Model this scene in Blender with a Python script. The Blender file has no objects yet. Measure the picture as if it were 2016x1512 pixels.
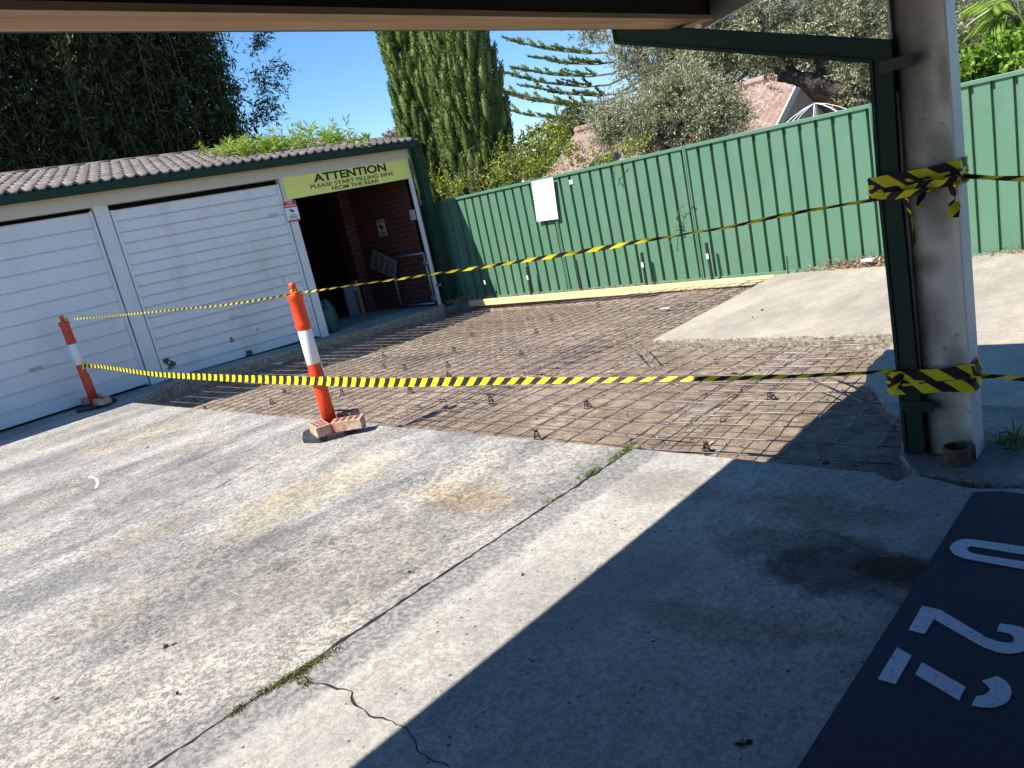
import bpy, bmesh, math, random
import numpy as np
from mathutils import Vector, Matrix, noise as mnoise
from math import radians, sin, cos, pi, atan2, sqrt
random.seed(7); rng = np.random.default_rng(7)
C = bpy.context.scene.collection
S = bpy.context.scene

# ---------------------------------------------------------------- camera, sky, sun, exposure
H = 1.45
YAW, PITCH, ROLL, FPX = radians(45.85), radians(13.73), radians(-12.25), 1515.7
cf = Vector((-sin(YAW)*cos(PITCH), cos(YAW)*cos(PITCH), -sin(PITCH)))
cr0 = Vector((cos(YAW), sin(YAW), 0)); cu0 = cr0.cross(cf)
cr = cos(ROLL)*cr0 + sin(ROLL)*cu0; cu = -sin(ROLL)*cr0 + cos(ROLL)*cu0
cam = bpy.data.objects.new('camera', bpy.data.cameras.new('camera')); C.objects.link(cam)
cam.matrix_world = Matrix(((cr.x, cu.x, -cf.x, 0), (cr.y, cu.y, -cf.y, 0), (cr.z, cu.z, -cf.z, H), (0, 0, 0, 1)))
cam.data.sensor_width = 36; cam.data.lens = 36*FPX/2016; cam.data.clip_end = 2000; cam.data.clip_start = 0.02
S.camera = cam
SUNV = Vector((-.28, -.74, 1)).normalized()
W = bpy.data.worlds.new("World"); S.world = W; W.use_nodes = True
nt = W.node_tree; bg = nt.nodes['Background']; sky = nt.nodes.new('ShaderNodeTexSky')
sky.sky_type = 'NISHITA'; sky.sun_disc = False; sky.sun_elevation = math.asin(SUNV.z)
sky.sun_rotation = atan2(SUNV.x, SUNV.y); sky.altitude = 0; sky.air_density = 1.0; sky.dust_density = 0.0; sky.ozone_density = 6.0
hs_ = nt.nodes.new('ShaderNodeHueSaturation'); hs_.inputs['Saturation'].default_value = 1.16; nt.links.new(sky.outputs[0], hs_.inputs['Color']); nt.links.new(hs_.outputs[0], bg.inputs[0]); bg.inputs[1].default_value = 0.105
sun = bpy.data.objects.new('sun', bpy.data.lights.new('sun', 'SUN')); C.objects.link(sun)
sun.data.energy = 5.0; sun.data.angle = radians(.5); sun.data.color = (1, .945, .865)
sun.rotation_euler = SUNV.to_track_quat('Z', 'Y').to_euler()
S.view_settings.view_transform = 'Standard'; S.view_settings.look = 'None'
S.view_settings.exposure = 0.88; S.view_settings.gamma = 1

# ---------------------------------------------------------------- measuring helpers (real positions from the survey of the photo)
def ray(x, y): return (cf*FPX + cr*(x-1008) - cu*(y-756))
def onz(x, y, z):
    d = ray(x, y); t = (z-H)/d.z; return Vector((d.x*t, d.y*t, z))
def onx(x, y, X):
    d = ray(x, y); t = X/d.x; return Vector((X, d.y*t, H+d.z*t))
def ony(x, y, Y):
    d = ray(x, y); t = Y/d.y; return Vector((d.x*t, Y, H+d.z*t))
def gz(y): return 0.0 if y < 4 else -(y-4)*.042
def ong(x, y, off=0):
    z = off
    for i in range(20):
        p = onz(x, y, z); z = gz(p.y)+off
    return p

# ---------------------------------------------------------------- materials
MT = {}
class NB:
    def __init__(s, name):
        s.m = bpy.data.materials.new(name); s.m.use_nodes = True; s.t = s.m.node_tree
        s.b = s.t.nodes['Principled BSDF']; MT[name] = s.m
        s.pos = s.t.nodes.new('ShaderNodeTexCoord').outputs['Object']
    def n(s, k, **kw):
        nd = s.t.nodes.new(k)
        for a, v in kw.items(): setattr(nd, a, v)
        return nd
    def L(s, a, b): s.t.links.new(a, b)
    def val(s, v):
        nd = s.n('ShaderNodeValue'); nd.outputs[0].default_value = v; return nd.outputs[0]
    def scale(s, v):
        nd = s.n('ShaderNodeMapping'); nd.inputs['Scale'].default_value = v; s.L(s.pos, nd.inputs[0]); return nd.outputs[0]
    def noise(s, sc, det=4, rough=.6, vec=None, dist=0):
        nd = s.n('ShaderNodeTexNoise'); nd.inputs['Scale'].default_value = sc; nd.inputs['Detail'].default_value = det
        nd.inputs['Roughness'].default_value = rough; nd.inputs['Distortion'].default_value = dist
        s.L(vec or s.pos, nd.inputs['Vector']); return nd.outputs['Fac']
    def vor(s, sc, feat='F1', vec=None, rnd=1):
        nd = s.n('ShaderNodeTexVoronoi', feature=feat); nd.inputs['Scale'].default_value = sc
        nd.inputs['Randomness'].default_value = rnd
        s.L(vec or s.pos, nd.inputs['Vector']); return nd.outputs['Distance']
    def ramp(s, f, a, b, smooth=False):
        nd = s.n('ShaderNodeMapRange', interpolation_type='SMOOTHSTEP' if smooth else 'LINEAR'); nd.inputs[1].default_value = a; nd.inputs[2].default_value = b
        s.L(f, nd.inputs[0]); return nd.outputs[0]
    def math(s, op, a, b=0.0, c=None):
        nd = s.n('ShaderNodeMath', operation=op)
        for i, v in enumerate((a, b) if c is None else (a, b, c)):
            if isinstance(v, (int, float)): nd.inputs[i].default_value = v
            else: s.L(v, nd.inputs[i])
        return nd.outputs[0]
    def mix(s, f, a, b, mode='MIX'):
        nd = s.n('ShaderNodeMix', data_type='RGBA', blend_type=mode)
        if isinstance(f, (int, float)): nd.inputs[0].default_value = f
        else: s.L(f, nd.inputs[0])
        for i, v in ((6, a), (7, b)):
            if isinstance(v, tuple): nd.inputs[i].default_value = (*v, 1)
            else: s.L(v, nd.inputs[i])
        return nd.outputs[2]
    def bump(s, h, st=.3, d=.01):
        nd = s.n('ShaderNodeBump'); nd.inputs['Strength'].default_value = st; nd.inputs['Distance'].default_value = d
        s.L(h, nd.inputs['Height']); s.L(nd.outputs[0], s.b.inputs['Normal'])
    def col(s, c):
        if isinstance(c, tuple): s.b.inputs['Base Color'].default_value = (*c, 1)
        else: s.L(c, s.b.inputs['Base Color'])
    def set(s, rough=.7, metal=0, spec=.5):
        s.b.inputs['Roughness'].default_value = rough; s.b.inputs['Metallic'].default_value = metal
        s.b.inputs['Specular IOR Level'].default_value = spec; return s.m
    def xyz(s):
        nd = s.n('ShaderNodeSeparateXYZ'); s.L(s.pos, nd.inputs[0]); return nd.outputs
    def spot(s, x, y, z, r, sc=3, amt=.5, soft=.2, axes=(1, 1, 1)):
        """irregular stain with a shape of its own"""
        v = s.n('ShaderNodeVectorMath', operation='SUBTRACT'); s.L(s.pos, v.inputs[0]); v.inputs[1].default_value = (x, y, z)
        v1 = s.n('ShaderNodeVectorMath', operation='MULTIPLY'); s.L(v.outputs[0], v1.inputs[0]); v1.inputs[1].default_value = axes
        v2 = s.n('ShaderNodeVectorMath', operation='LENGTH'); s.L(v1.outputs[0], v2.inputs[0])
        d = s.math('ADD', s.math('DIVIDE', v2.outputs['Value'], r), s.math('MULTIPLY', s.math('SUBTRACT', s.noise(sc, 5), .5), amt*2))
        return s.ramp(d, 1+soft/2, 1-soft/2, True)

def simple(name, c, rough=.6, metal=0, var=.12, sc=8, spec=.5, bump=0):
    b = NB(name); f = b.ramp(b.noise(sc, 5), .3, .7)
    b.col(b.mix(f, tuple(x*(1-var) for x in c), tuple(min(1, x*(1+var)) for x in c)))
    if bump: b.bump(b.noise(sc*6, 4), bump, .004)
    return b.set(rough, metal, spec)

def concrete(name, smooth=False, warm=0.0):
    b = NB(name)
    big = b.noise(1.0, 6, .62, b.scale((1.5, .62, 1)), .5); mid = b.noise(2.6, 7, .68, b.scale((1.5, .7, 1)), .4)
    fine = b.noise(40, 6, .8); grit = b.noise(110, 3, .7); med = b.noise(15, 7, .8, b.scale((1.2, .8, 1)))
    base = b.mix(b.ramp(big, .38, .60), (.215, .210, .198), (.44, .412, .358))
    base = b.mix(b.ramp(mid, .42, .60), b.mix(.5, base, (.19, .185, .175)), base)
    base = b.mix(b.math('MULTIPLY', b.ramp(b.noise(1.7, 6, .7, b.scale((1.3, .5, 1))), .50, .68), .55), base, (.50, .47, .41))
    # yellow iron bloom, broken up by the grain
    ye = b.ramp(b.math('ADD', b.noise(1.1, 5, .65, b.scale((1.5, .6, 1))), b.math('MULTIPLY', med, .25)), .66, .80)
    base = b.mix(b.math('MULTIPLY', ye, .27), base, (.54, .45, .29))
    k = 1.0 if not smooth else .42
    w = b.ramp(b.math('ADD', b.math('ADD', b.math('MULTIPLY', fine, .48), b.math('MULTIPLY', grit, .22)), b.math('MULTIPLY', med, .30)), .462, .538)
    dark = b.mix(1, base, (.44, .44, .45), 'MULTIPLY'); lite = b.mix(1, base, (1.32, 1.31, 1.28), 'MULTIPLY')
    g = b.mix(w, dark, lite)
    c = b.mix(b.math('MULTIPLY', b.math('ADD', .62, b.math('MULTIPLY', b.ramp(b.noise(1.3, 4), .3, .65), .38)), k), base, g)
    pits = b.ramp(b.vor(34), .13, .08)
    pm = b.math('MULTIPLY', pits, b.ramp(b.noise(5, 3), .5, .6))
    c = b.mix(b.math('MULTIPLY', pm, .75), c, (.07, .065, .06))
    if warm: c = b.mix(warm, c, (.50, .40, .28))
    b.cur = c
    b.hh = b.math('SUBTRACT', b.math('ADD', fine, b.math('MULTIPLY', grit, .6)), b.math('MULTIPLY', pm, .8))
    b.bump(b.hh, .55, .006)
    b.set(.92, 0, .25)
    return b
# front yard slab with its own stains
b = concrete('worn_concrete')
x, y, z = b.xyz()
c = b.cur
# greyer, smoother slab to the right of the long joint with a dark exposed strip beside it
right = b.ramp(b.math('ADD', x, b.math('MULTIPLY', b.noise(3, 4), .02)), -2.43, -2.41)
c = b.mix(b.math('MULTIPLY', right, .42), c, (.45, .43, .385))
wob = b.math('ADD', x, b.math('MULTIPLY', b.math('SUBTRACT', b.noise(2.1, 6, .7), .5), .34))
strip = b.math('MULTIPLY', right, b.ramp(wob, -2.20, -2.24))
c = b.mix(b.math("MULTIPLY", strip, .8), c, b.mix(b.ramp(b.noise(40, 5, .7), .42, .6), (.12, .12, .118), (.30, .29, .27)))
edge = b.math('MULTIPLY', right, b.math('MULTIPLY', b.ramp(wob, -2.26, -2.235), b.ramp(wob, -2.19, -2.215)))
c = b.mix(b.math('MULTIPLY', edge, .22), c, (.58, .56, .51))
speck = b.math('MULTIPLY', right, b.ramp(b.vor(22, vec=b.scale((1, 1, 1))), .17, .10))
c = b.mix(b.math('MULTIPLY', speck, b.ramp(b.noise(7, 3), .40, .6)), c, (.09, .085, .08))
for (sx, sy, r, ax, col, amt) in ((-1.02, 2.33, .19, (.75, 1.0, 1), (.12, .105, .098), .9), (-.84, 2.38, .10, (.7, 1, 1), (.13, .115, .105), .9), (-1.28, 2.42, .16, (.6, 1.3, 1), (.13, .115, .10), .5), (-1.25, 1.85, .17, (.6, 1.8, 1), (.22, .14, .085), .4), (-1.0, 1.95, .1, (.6, 1.6, 1), (.22, .14, .085), .35), (-1.25, 2.72, .2, (.7, 1.5, 1), (.19, .14, .10), .45),
        (-2.95, 2.35, .22, (.6, 1.7, 1), (.40, .30, .19), .5), (-4.0, 2.1, .35, (1.3, .6, 1), (.44, .39, .28), .4), (-4.6, 1.35, .22, (1.3, .6, 1), (.42, .35, .25), .35), (-5.6, 1.9, .4, (1, .7, 1), (.19, .19, .185), .55), (-6.4, 1.2, .4, (1, .6, 1), (.2, .2, .19), .5),
        (-3.6, 1.15, .45, (.9, .8, 1), (.2, .2, .195), .5), (-2.0, 2.75, .2, (.7, 1.2, 1), (.24, .235, .22), .6), (-7.5, 2.4, .5, (1, 1, 1), (.45, .38, .28), .4), (-3.0, 1.7, .35, (1, .6, 1), (.21, .205, .20), .45)):
    c = b.mix(b.math('MULTIPLY', b.spot(sx, sy, 0, r, 6, .9, .7 if amt < .9 else .6, ax), amt), c, tuple(v*2.6 for v in col), 'MULTIPLY')
# narrow pale trowel scratches
c = b.mix(b.math('MULTIPLY', b.ramp(b.noise(6, 2, .5, b.scale((1, 9, 1))), .70, .74), .35), c, (.6, .58, .53))
b.col(c)
b = concrete('pale_concrete', True, .35); b.col(b.cur)
b = concrete('grey_concrete', True); b.col(b.cur)
b = concrete('stained_concrete', True); b.col(b.mix(b.ramp(b.noise(3, 5, .7), .3, .6), b.mix(.75, b.cur, (.075, .06, .05)), b.cur))
# broken slab edge
b = NB('broken_concrete_edge'); b.col(b.mix(b.ramp(b.noise(32, 6, .75), .40, .62), (.17, .145, .115), (.46, .42, .34))); b.bump(b.noise(40, 6, .75), 1, .012); b.set(.95)
# soil
b = NB('excavated_soil_material')
cc = b.mix(b.ramp(b.noise(1.6, 5, .6), .35, .65), (.245, .188, .138), (.40, .325, .245))
cc = b.mix(b.ramp(b.noise(11, 6, .7), .45, .62), cc, (.20, .145, .10))
cc = b.mix(b.math('MULTIPLY', b.ramp(b.vor(30), .16, .10), b.ramp(b.noise(6, 3), .48, .6)), cc, (.48, .44, .38))
cc = b.mix(b.ramp(b.vor(75), .2, .08), cc, (.36, .30, .23))
b.col(cc); b.bump(b.math('ADD', b.noise(24, 7, .75), b.math('MULTIPLY', b.noise(90, 4, .7), .5)), .9, .02); b.set(.97, 0, .15)
simple('dirt', (.20, .15, .10), .95, var=.4, sc=5, bump=.8)
# painted metal etc.
def painted(name, c, dirt=(.25, .2, .15), amt=.25, rough=.45, sc=2.0, spec=.5):
    b = NB(name)
    m = b.math('MULTIPLY', b.ramp(b.noise(sc, 6, .7, b.scale((1, 1, .35))), .5, .75), amt)
    m2 = b.math('MULTIPLY', b.ramp(b.noise(sc*14, 4, .7), .62, .72), amt*1.2)
    cc = b.mix(m, c, dirt); cc = b.mix(m2, cc, dirt)
    b.cur = cc; b.col(cc); b.bump(b.noise(45, 3), .05, .002); b.set(rough, 0, spec); return b
painted('fence_green', (.096, .205, .126), (.30, .36, .28), .16, .42, 1.6, .4)
painted('dark_green_metal', (.006, .036, .022), (.018, .034, .028), .5, .6, 2.0, .3)
painted('white_timber', (.72, .72, .70), (.42, .36, .28), .35, .6, 3)
painted('cream_board', (.60, .56, .46), (.40, .34, .25), .3, .6, 3)
b = painted('white_door_new', (.70, .71, .72), (.46, .43, .38), .34, .4, 1.4); 
b = painted('white_door_old', (.76, .76, .76), (.44, .41, .35), .46, .45, 1.8)
x, y, z = b.xyz(); c = b.cur
for (py, px_) in ((712, 330), (660, 477), (668, 458), (650, 510), (655, 562), (642, 585), (640, 600), (585, 325), (601, 333), (608, 537), (697, 493), (702, 497), (603, 372), (559, 428), (720, 337), (531, 548), (716, 342)):
    p = onx(px_, py, -10.53); r = .028
    if (px_, py) in ((330, 712), (337, 720), (342, 716)): r = .06
    if (px_, py) in ((493, 697), (497, 702)): r = .07
    if (px_, py) in ((458, 668), (510, 650)): r = .045
    c = b.mix(b.spot(p.x, p.y, p.z, r, 22, .9, .1), c, (.06, .055, .05))
p = onx(560, 545, -10.53); c = b.mix(b.math('MULTIPLY', b.spot(p.x, p.y, p.z-.05, .05, 12, .3, .8, (1, 1.6, .5)), .5), c, (.45, .27, .13))
b.col(c)
simple('gap_black', (.012, .012, .012), .9)
# brick
b = NB('red_brick')
mp = b.n('ShaderNodeMapping'); mp.inputs['Rotation'].default_value = (radians(90), 0, 0); b.L(b.pos, mp.inputs[0])
def brickmat(b, vec, c1, c2, mort):
    t = b.n('ShaderNodeTexBrick'); b.L(vec, t.inputs[0]); t.inputs['Scale'].default_value = 1
    for k_, v_ in (('Brick Width', .24), ('Row Height', .086), ('Mortar Size', .005)): t.inputs[k_].default_value = v_
    t.inputs['Color1'].default_value = (*c1, 1); t.inputs['Color2'].default_value = (*c2, 1); t.inputs['Mortar'].default_value = (*mort, 1)
    b.col(b.mix(b.math('MULTIPLY', b.ramp(b.noise(6, 5), .45, .7), .4), t.outputs[0], (.09, .035, .025)))
    b.bump(b.math('ADD', b.math('MULTIPLY', t.outputs['Fac'], -1), b.math('MULTIPLY', b.noise(40, 4), .3)), .6, .006); b.set(.85)
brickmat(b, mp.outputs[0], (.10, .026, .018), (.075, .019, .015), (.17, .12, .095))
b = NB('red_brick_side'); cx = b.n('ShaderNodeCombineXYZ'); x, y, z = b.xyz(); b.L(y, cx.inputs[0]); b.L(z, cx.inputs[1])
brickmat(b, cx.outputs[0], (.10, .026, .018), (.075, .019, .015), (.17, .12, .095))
b = NB('loose_brick'); cc = b.mix(b.ramp(b.noise(28, 5, .7), .42, .6), (.42, .20, .13), (.50, .33, .24)); cc = b.mix(b.ramp(b.noise(9, 4), .56, .66), cc, (.62, .52, .42)); b.col(cc); b.bump(b.noise(60, 4), .6, .004); b.set(.9)
simple('brick_hole', (.05, .022, .015), .95)
# roof tiles
b = NB('concrete_tile'); cc = b.mix(b.ramp(b.noise(3, 5), .35, .65), (.13, .105, .09), (.25, .215, .185)); cc = b.mix(b.ramp(b.noise(30, 4), .55, .7), cc, (.10, .09, .08)); b.col(cc); b.bump(b.noise(50, 3), .4, .004); b.set(.9)
b = NB('terracotta'); cc = b.mix(b.ramp(b.noise(3.5, 6, .75), .38, .6), (.25, .135, .105), (.36, .295, .25)); cc = b.mix(b.ramp(b.noise(14, 4), .52, .66), cc, (.20, .15, .13)); b.col(cc); b.bump(b.noise(20, 4), .6, .01); b.set(.9)
# timber
def wood(name, a, bcol, axis=0, rough=.7):
    b = NB(name); sc = [22, 22, 22]; sc[axis] = 1.1
    g = b.noise(1, 6, .65, b.scale(tuple(sc)), .6); cc = b.mix(b.ramp(g, .35, .65), a, bcol)
    kn = b.spot(-1.87, .1, 2.0, .01); kv = b.vor(1.3)
    cc = b.mix(b.math('MULTIPLY', b.ramp(kv, .07, .03), .7), cc, tuple(v*.35 for v in a))
    b.col(cc); b.bump(g, .3, .003); return b.set(rough)
wood('beam_timber', (.36, .20, .10), (.56, .36, .20), 1)
wood('new_pine', (.62, .45, .20), (.80, .66, .38), 0)
wood('old_wood', (.28, .16, .09), (.40, .24, .13), 2)
simple('shade_dark_roof', (.018, .014, .012), .95)  # near-black base stands for shade on the carport roof and beam face
simple('soffit_grey', (.33, .32, .30), .8)
simple('barge_cream', (.55, .53, .46), .7)
# column paint with grime, and recess shade painted along the left side
b = NB('column_paint')
x, y, z = b.xyz(); base = b.mix(b.ramp(b.noise(3, 6, .7), .35, .7), (.80, .735, .62), (.68, .61, .50))
recess_shade = b.ramp(b.math('ADD', x, b.math('MULTIPLY', b.math('SUBTRACT', b.noise(5, 5, .6, b.scale((1, 1, .5))), .5), .10)), -.955, -1.025, True)
base = b.mix(b.math('MULTIPLY', recess_shade, .55), base, (.14, .095, .06))
for (px_, py, r, ax) in ((1775, 440, .05, (1, 1, .4)), (1822, 520, .045, (.8, 1, 1)), (1790, 560, .05, (1, 1, .4)), (1840, 405, .06, (1, 1, .5)), (1882, 885, .11, (1, 1, 1.2)), (1800, 890, .06, (1, 1, .8)), (1800, 360, .05, (.7, 1, 1)), (1790, 60, .07, (1, 1, .3)), (1800, 200, .06, (1, 1, .3)), (1850, 300, .05, (1, 1, .6)), (1830, 640, .05, (.8, 1, .4)), (1880, 720, .04, (1, 1, .4)), (1850, 800, .06, (.8, 1, .6)), (1800, 700, .05, (1, 1, .3)), (1860, 150, .03, (1, 1, .3))):
    p = ony(px_, py, 3.36); base = b.mix(b.math('MULTIPLY', b.spot(p.x, p.y, p.z, r, 14, .5, 1.1, ax), .5), base, (.085, .06, .04))
base = b.mix(b.math('MULTIPLY', b.ramp(b.noise(26, 5, .7), .60, .70), .5), base, (.16, .10, .06))
b.col(base); b.bump(b.noise(30, 4), .12, .003); b.set(.5)
b = NB('column_edge'); e = b.mix(b.ramp(b.noise(9, 6, .75, b.scale((1, 1, .6))), .60, .66), (.62, .60, .57), (.16, .06, .03)); b.col(e); b.set(.5)
b = NB('shaded_column_side'); b.col(b.mix(b.math('MULTIPLY', b.ramp(b.noise(8, 6, .75, b.scale((1, 1, .5))), .60, .68), .7), (.62, .63, .65), (.20, .13, .08))); b.set(.5)  # cool tone puts the side face's bluish shade into the paint
simple('rusty_pipe', (.115, .08, .055), .9, sc=30, var=.4, bump=.6)
# bollards, tape
simple('orange_plastic', (.78, .060, .012), .36, var=.06)
simple('dull_orange_plastic', (.60, .052, .02), .5, var=.12)
b = NB('reflective_sheet'); b.col(b.mix(b.math('MULTIPLY', b.ramp(b.vor(70, vec=b.scale((1, 1, .5)), rnd=.15), .25, .15), .5), (.78, .76, .76), (.48, .46, .47))); b.set(.3)
simple('black_rubber', (.028, .028, .03), .75, var=.2, bump=.3)
simple('black_plastic', (.025, .027, .026), .5)
b = NB('hazard_tape'); uv = b.n('ShaderNodeUVMap'); sp = b.n('ShaderNodeSeparateXYZ'); b.L(uv.outputs[0], sp.inputs[0])
s_ = b.math('FRACT', b.math('ADD', sp.outputs[0], b.math('MULTIPLY', sp.outputs[1], .45)))
b.col(b.mix(b.ramp(s_, .49, .51), (.80, .68, .02), (.022, .018, .02)))
b.bump(b.noise(30, 3), .25, .004); b.set(.6, 0, .25)
# steel
b = NB('rebar_steel'); b.col(b.mix(b.ramp(b.noise(5, 5), .4, .6), (.13, .105, .095), (.26, .235, .23))); b.set(.42, .55)
simple('galvanised', (.36, .37, .38), .45, .6)
# paint on ground
b = NB('navy_floor_paint'); cc = b.mix(b.ramp(b.noise(60, 5, .7), .35, .7), (.013, .017, .034), (.026, .033, .056)); cc = b.mix(b.math('MULTIPLY', b.ramp(b.noise(34, 6, .8), .655, .69), .6), cc, (.20, .19, .175)); b.col(b.mix(b.math('MULTIPLY', b.ramp(b.noise(2.2, 5, .7), .45, .7), .35), cc, (.05, .052, .058))); b.bump(b.noise(80, 4), .4, .003); b.set(.75)
b = NB('white_floor_paint'); b.col(b.mix(b.ramp(b.noise(70, 5, .75), .56, .66), (.62, .64, .72), (.16, .18, .26))); b.set(.8)
b = NB('chalk_mark'); b.col(b.mix(b.ramp(b.noise(60, 4), .45, .55), (.45, .43, .39), (.75, .75, .74))); b.set(.9)
# signs
simple('sign_yellow', (.84, .84, .20), .4, var=.05, sc=3); simple('sign_white', (.82, .82, .80), .4, var=.03)
simple('sign_black', (.012, .012, .012), .5); simple('sign_red', (.55, .03, .04), .45); simple('ink_grey', (.33, .33, .34), .6)
simple('sticker_blue', (.55, .72, .74), .5); simple('board_grey', (.16, .18, .22), .6); simple('teal_bag', (.008, .07, .065), .5, var=.3)
simple('plate_grey', (.45, .46, .47), .5); simple('sign_grey', (.24, .23, .21), .5); simple('dim_yellow', (.50, .46, .08), .5)
# foliage
def leafmat(name, a, bcol, tr=.25, sc=1.2, rough=.55):
    b = NB(name); g = b.n('ShaderNodeNewGeometry')
    f = b.math('ADD', b.math('MULTIPLY', g.outputs['Random Per Island'], .6), b.math('MULTIPLY', b.noise(sc, 3), .45))
    cc = b.mix(b.ramp(f, .2, .85), a, bcol); b.col(cc); b.set(rough, 0, .35)
    if tr:
        t = b.n('ShaderNodeBsdfTranslucent'); b.L(cc, t.inputs[0]); mx = b.n('ShaderNodeMixShader'); mx.inputs[0].default_value = tr
        b.L(b.b.outputs[0], mx.inputs[1]); b.L(t.outputs[0], mx.inputs[2]); b.L(mx.outputs[0], b.t.nodes['Material Output'].inputs[0])
    return b.m
leafmat('bamboo_leaf', (.014, .030, .007), (.065, .10, .018), .15)
leafmat('bamboo_light', (.16, .28, .04), (.42, .52, .08), .35)
leafmat('cypress_leaf', (.042, .08, .015), (.17, .235, .05), .1, 2.5)
leafmat('pine_leaf', (.05, .085, .02), (.16, .20, .045), .15)
leafmat('olive_leaf', (.11, .135, .055), (.48, .48, .31), .2, 1.5, .45)
leafmat('citrus_leaf', (.07, .13, .02), (.46, .50, .06), .3, 1.5, .4)
leafmat('lime_leaf', (.07, .16, .02), (.28, .42, .05), .3, 1.5, .4)
leafmat('moss', (.07, .085, .02), (.17, .17, .055), 0)
leafmat('grass_leaf', (.08, .12, .025), (.22, .25, .07), .2)
leafmat('dry_leaf', (.20, .11, .06), (.42, .29, .19), .1, 8)
leafmat('vine_leaf', (.05, .12, .02), (.2, .32, .06), .2)
simple('bark', (.12, .10, .08), .9, var=.5, sc=6, bump=1); simple('dark_bark', (.045, .038, .03), .9, var=.5, sc=9, bump=1)
simple('culm', (.07, .075, .03), .5, var=.4); simple('twig_brown', (.2, .15, .11), .9)

# ---------------------------------------------------------------- mesh builder
class MB:
    def __init__(s): s.v = []; s.f = []; s.mi = []; s.uv = []; s.mats = []; s.m = 0
    def mat(s, name):
        if name not in s.mats: s.mats.append(name)
        s.m = s.mats.index(name); return s
    def add(s, vs, fs, uvs=None):
        o = len(s.v); s.v += [tuple(v) for v in vs]
        for i, f in enumerate(fs):
            s.f.append(tuple(k+o for k in f)); s.mi.append(s.m); s.uv.append(uvs[i] if uvs else None)
        return s
    def box(s, a, b, M=None):
        (x0, y0, z0), (x1, y1, z1) = a, b
        vs = [Vector(p) for p in ((x0,y0,z0),(x1,y0,z0),(x1,y1,z0),(x0,y1,z0),(x0,y0,z1),(x1,y0,z1),(x1,y1,z1),(x0,y1,z1))]
        if M is not None: vs = [M @ v for v in vs]
        return s.add(vs, [(0,3,2,1),(4,5,6,7),(0,1,5,4),(1,2,6,5),(2,3,7,6),(3,0,4,7)])
    def prism(s, pts, z0, z1, M=None, zf=None):
        n = len(pts)
        vs = [Vector((p[0], p[1], z0+(zf(p[1]) if zf else 0))) for p in pts]+[Vector((p[0], p[1], z1+(zf(p[1]) if zf else 0))) for p in pts]
        if M is not None: vs = [M @ v for v in vs]
        return s.add(vs, [tuple(range(n-1, -1, -1)), tuple(range(n, 2*n))]+[(i, (i+1) % n, n+(i+1) % n, n+i) for i in range(n)])
    def tube(s, pts, r, n=8, cap=True):
        pts = [Vector(p) for p in pts]; k = len(pts); rs = r if isinstance(r, (list, tuple)) else [r]*k
        t0 = (pts[1]-pts[0]).normalized(); up = Vector((0, 0, 1)) if abs(t0.z) < .9 else Vector((1, 0, 0))
        a = t0.cross(up).normalized(); vs = []
        for i in range(k):
            t = (pts[min(i+1, k-1)]-pts[max(i-1, 0)]).normalized(); a = (a-t*a.dot(t)).normalized(); c_ = t.cross(a)
            for j in range(n):
                an = 2*pi*j/n; vs.append(pts[i]+(a*cos(an)+c_*sin(an))*rs[i])
        fs = [(i*n+j, i*n+(j+1) % n, (i+1)*n+(j+1) % n, (i+1)*n+j) for i in range(k-1) for j in range(n)]
        if cap: fs += [tuple(range(n-1, -1, -1)), tuple(range((k-1)*n, k*n))]
        return s.add(vs, fs)
    def lathe(s, prof, n=24, o=(0, 0, 0), M=None):
        k = len(prof); vs = []
        for r, z in prof:
            for j in range(n):
                v = Vector((r*cos(2*pi*j/n), r*sin(2*pi*j/n), z)); vs.append((M @ v if M is not None else v)+Vector(o))
        fs = [(i*n+j, i*n+(j+1) % n, (i+1)*n+(j+1) % n, (i+1)*n+j) for i in range(k-1) for j in range(n)]
        fs += [tuple(range(n-1, -1, -1)), tuple(range((k-1)*n, k*n))]
        return s.add(vs, fs)
    def build(s, name, mat=None, parent=None, smooth=False, bevel=0):
        me = bpy.data.meshes.new(name); me.from_pydata(s.v, [], s.f)
        for mn in (s.mats or [mat]): me.materials.append(MT[mn])
        me.polygons.foreach_set('material_index', s.mi if s.mats else [0]*len(s.f))
        if any(u is not None for u in s.uv):
            ul = me.uv_layers.new(); i = 0
            for f, u in zip(s.f, s.uv):
                for k in range(len(f)):
                    if u: ul.data[i].uv = u[k]
                    i += 1
        if smooth: me.polygons.foreach_set('use_smooth', [True]*len(s.f))
        me.update(); o = bpy.data.objects.new(name, me); C.objects.link(o)
        if bevel:
            md = o.modifiers.new('bevel', 'BEVEL'); md.width = bevel; md.segments = 2; md.limit_method = 'ANGLE'
        if parent: attach(o, parent)
        return o
def attach(o, p):
    o.parent = p; o.matrix_parent_inverse = Matrix.Translation(p.location).inverted() if p.type == 'EMPTY' and p.get('keep') else Matrix()
def tag(o, label=None, cat=None, group=None, kind=None):
    for k, v in (('label', label), ('category', cat), ('group', group), ('kind', kind)):
        if v: o[k] = v
    return o
def empty(name, loc=(0, 0, 0), rz=0, label=None, cat=None, group=None, keep=True):
    """keep: parts are built in world coordinates"""
    o = bpy.data.objects.new(name, None); C.objects.link(o); o.location = loc; o.rotation_euler = (0, 0, rz); o.empty_display_size = .1
    if keep: o['keep'] = 1
    return tag(o, label, cat, group)
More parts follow.
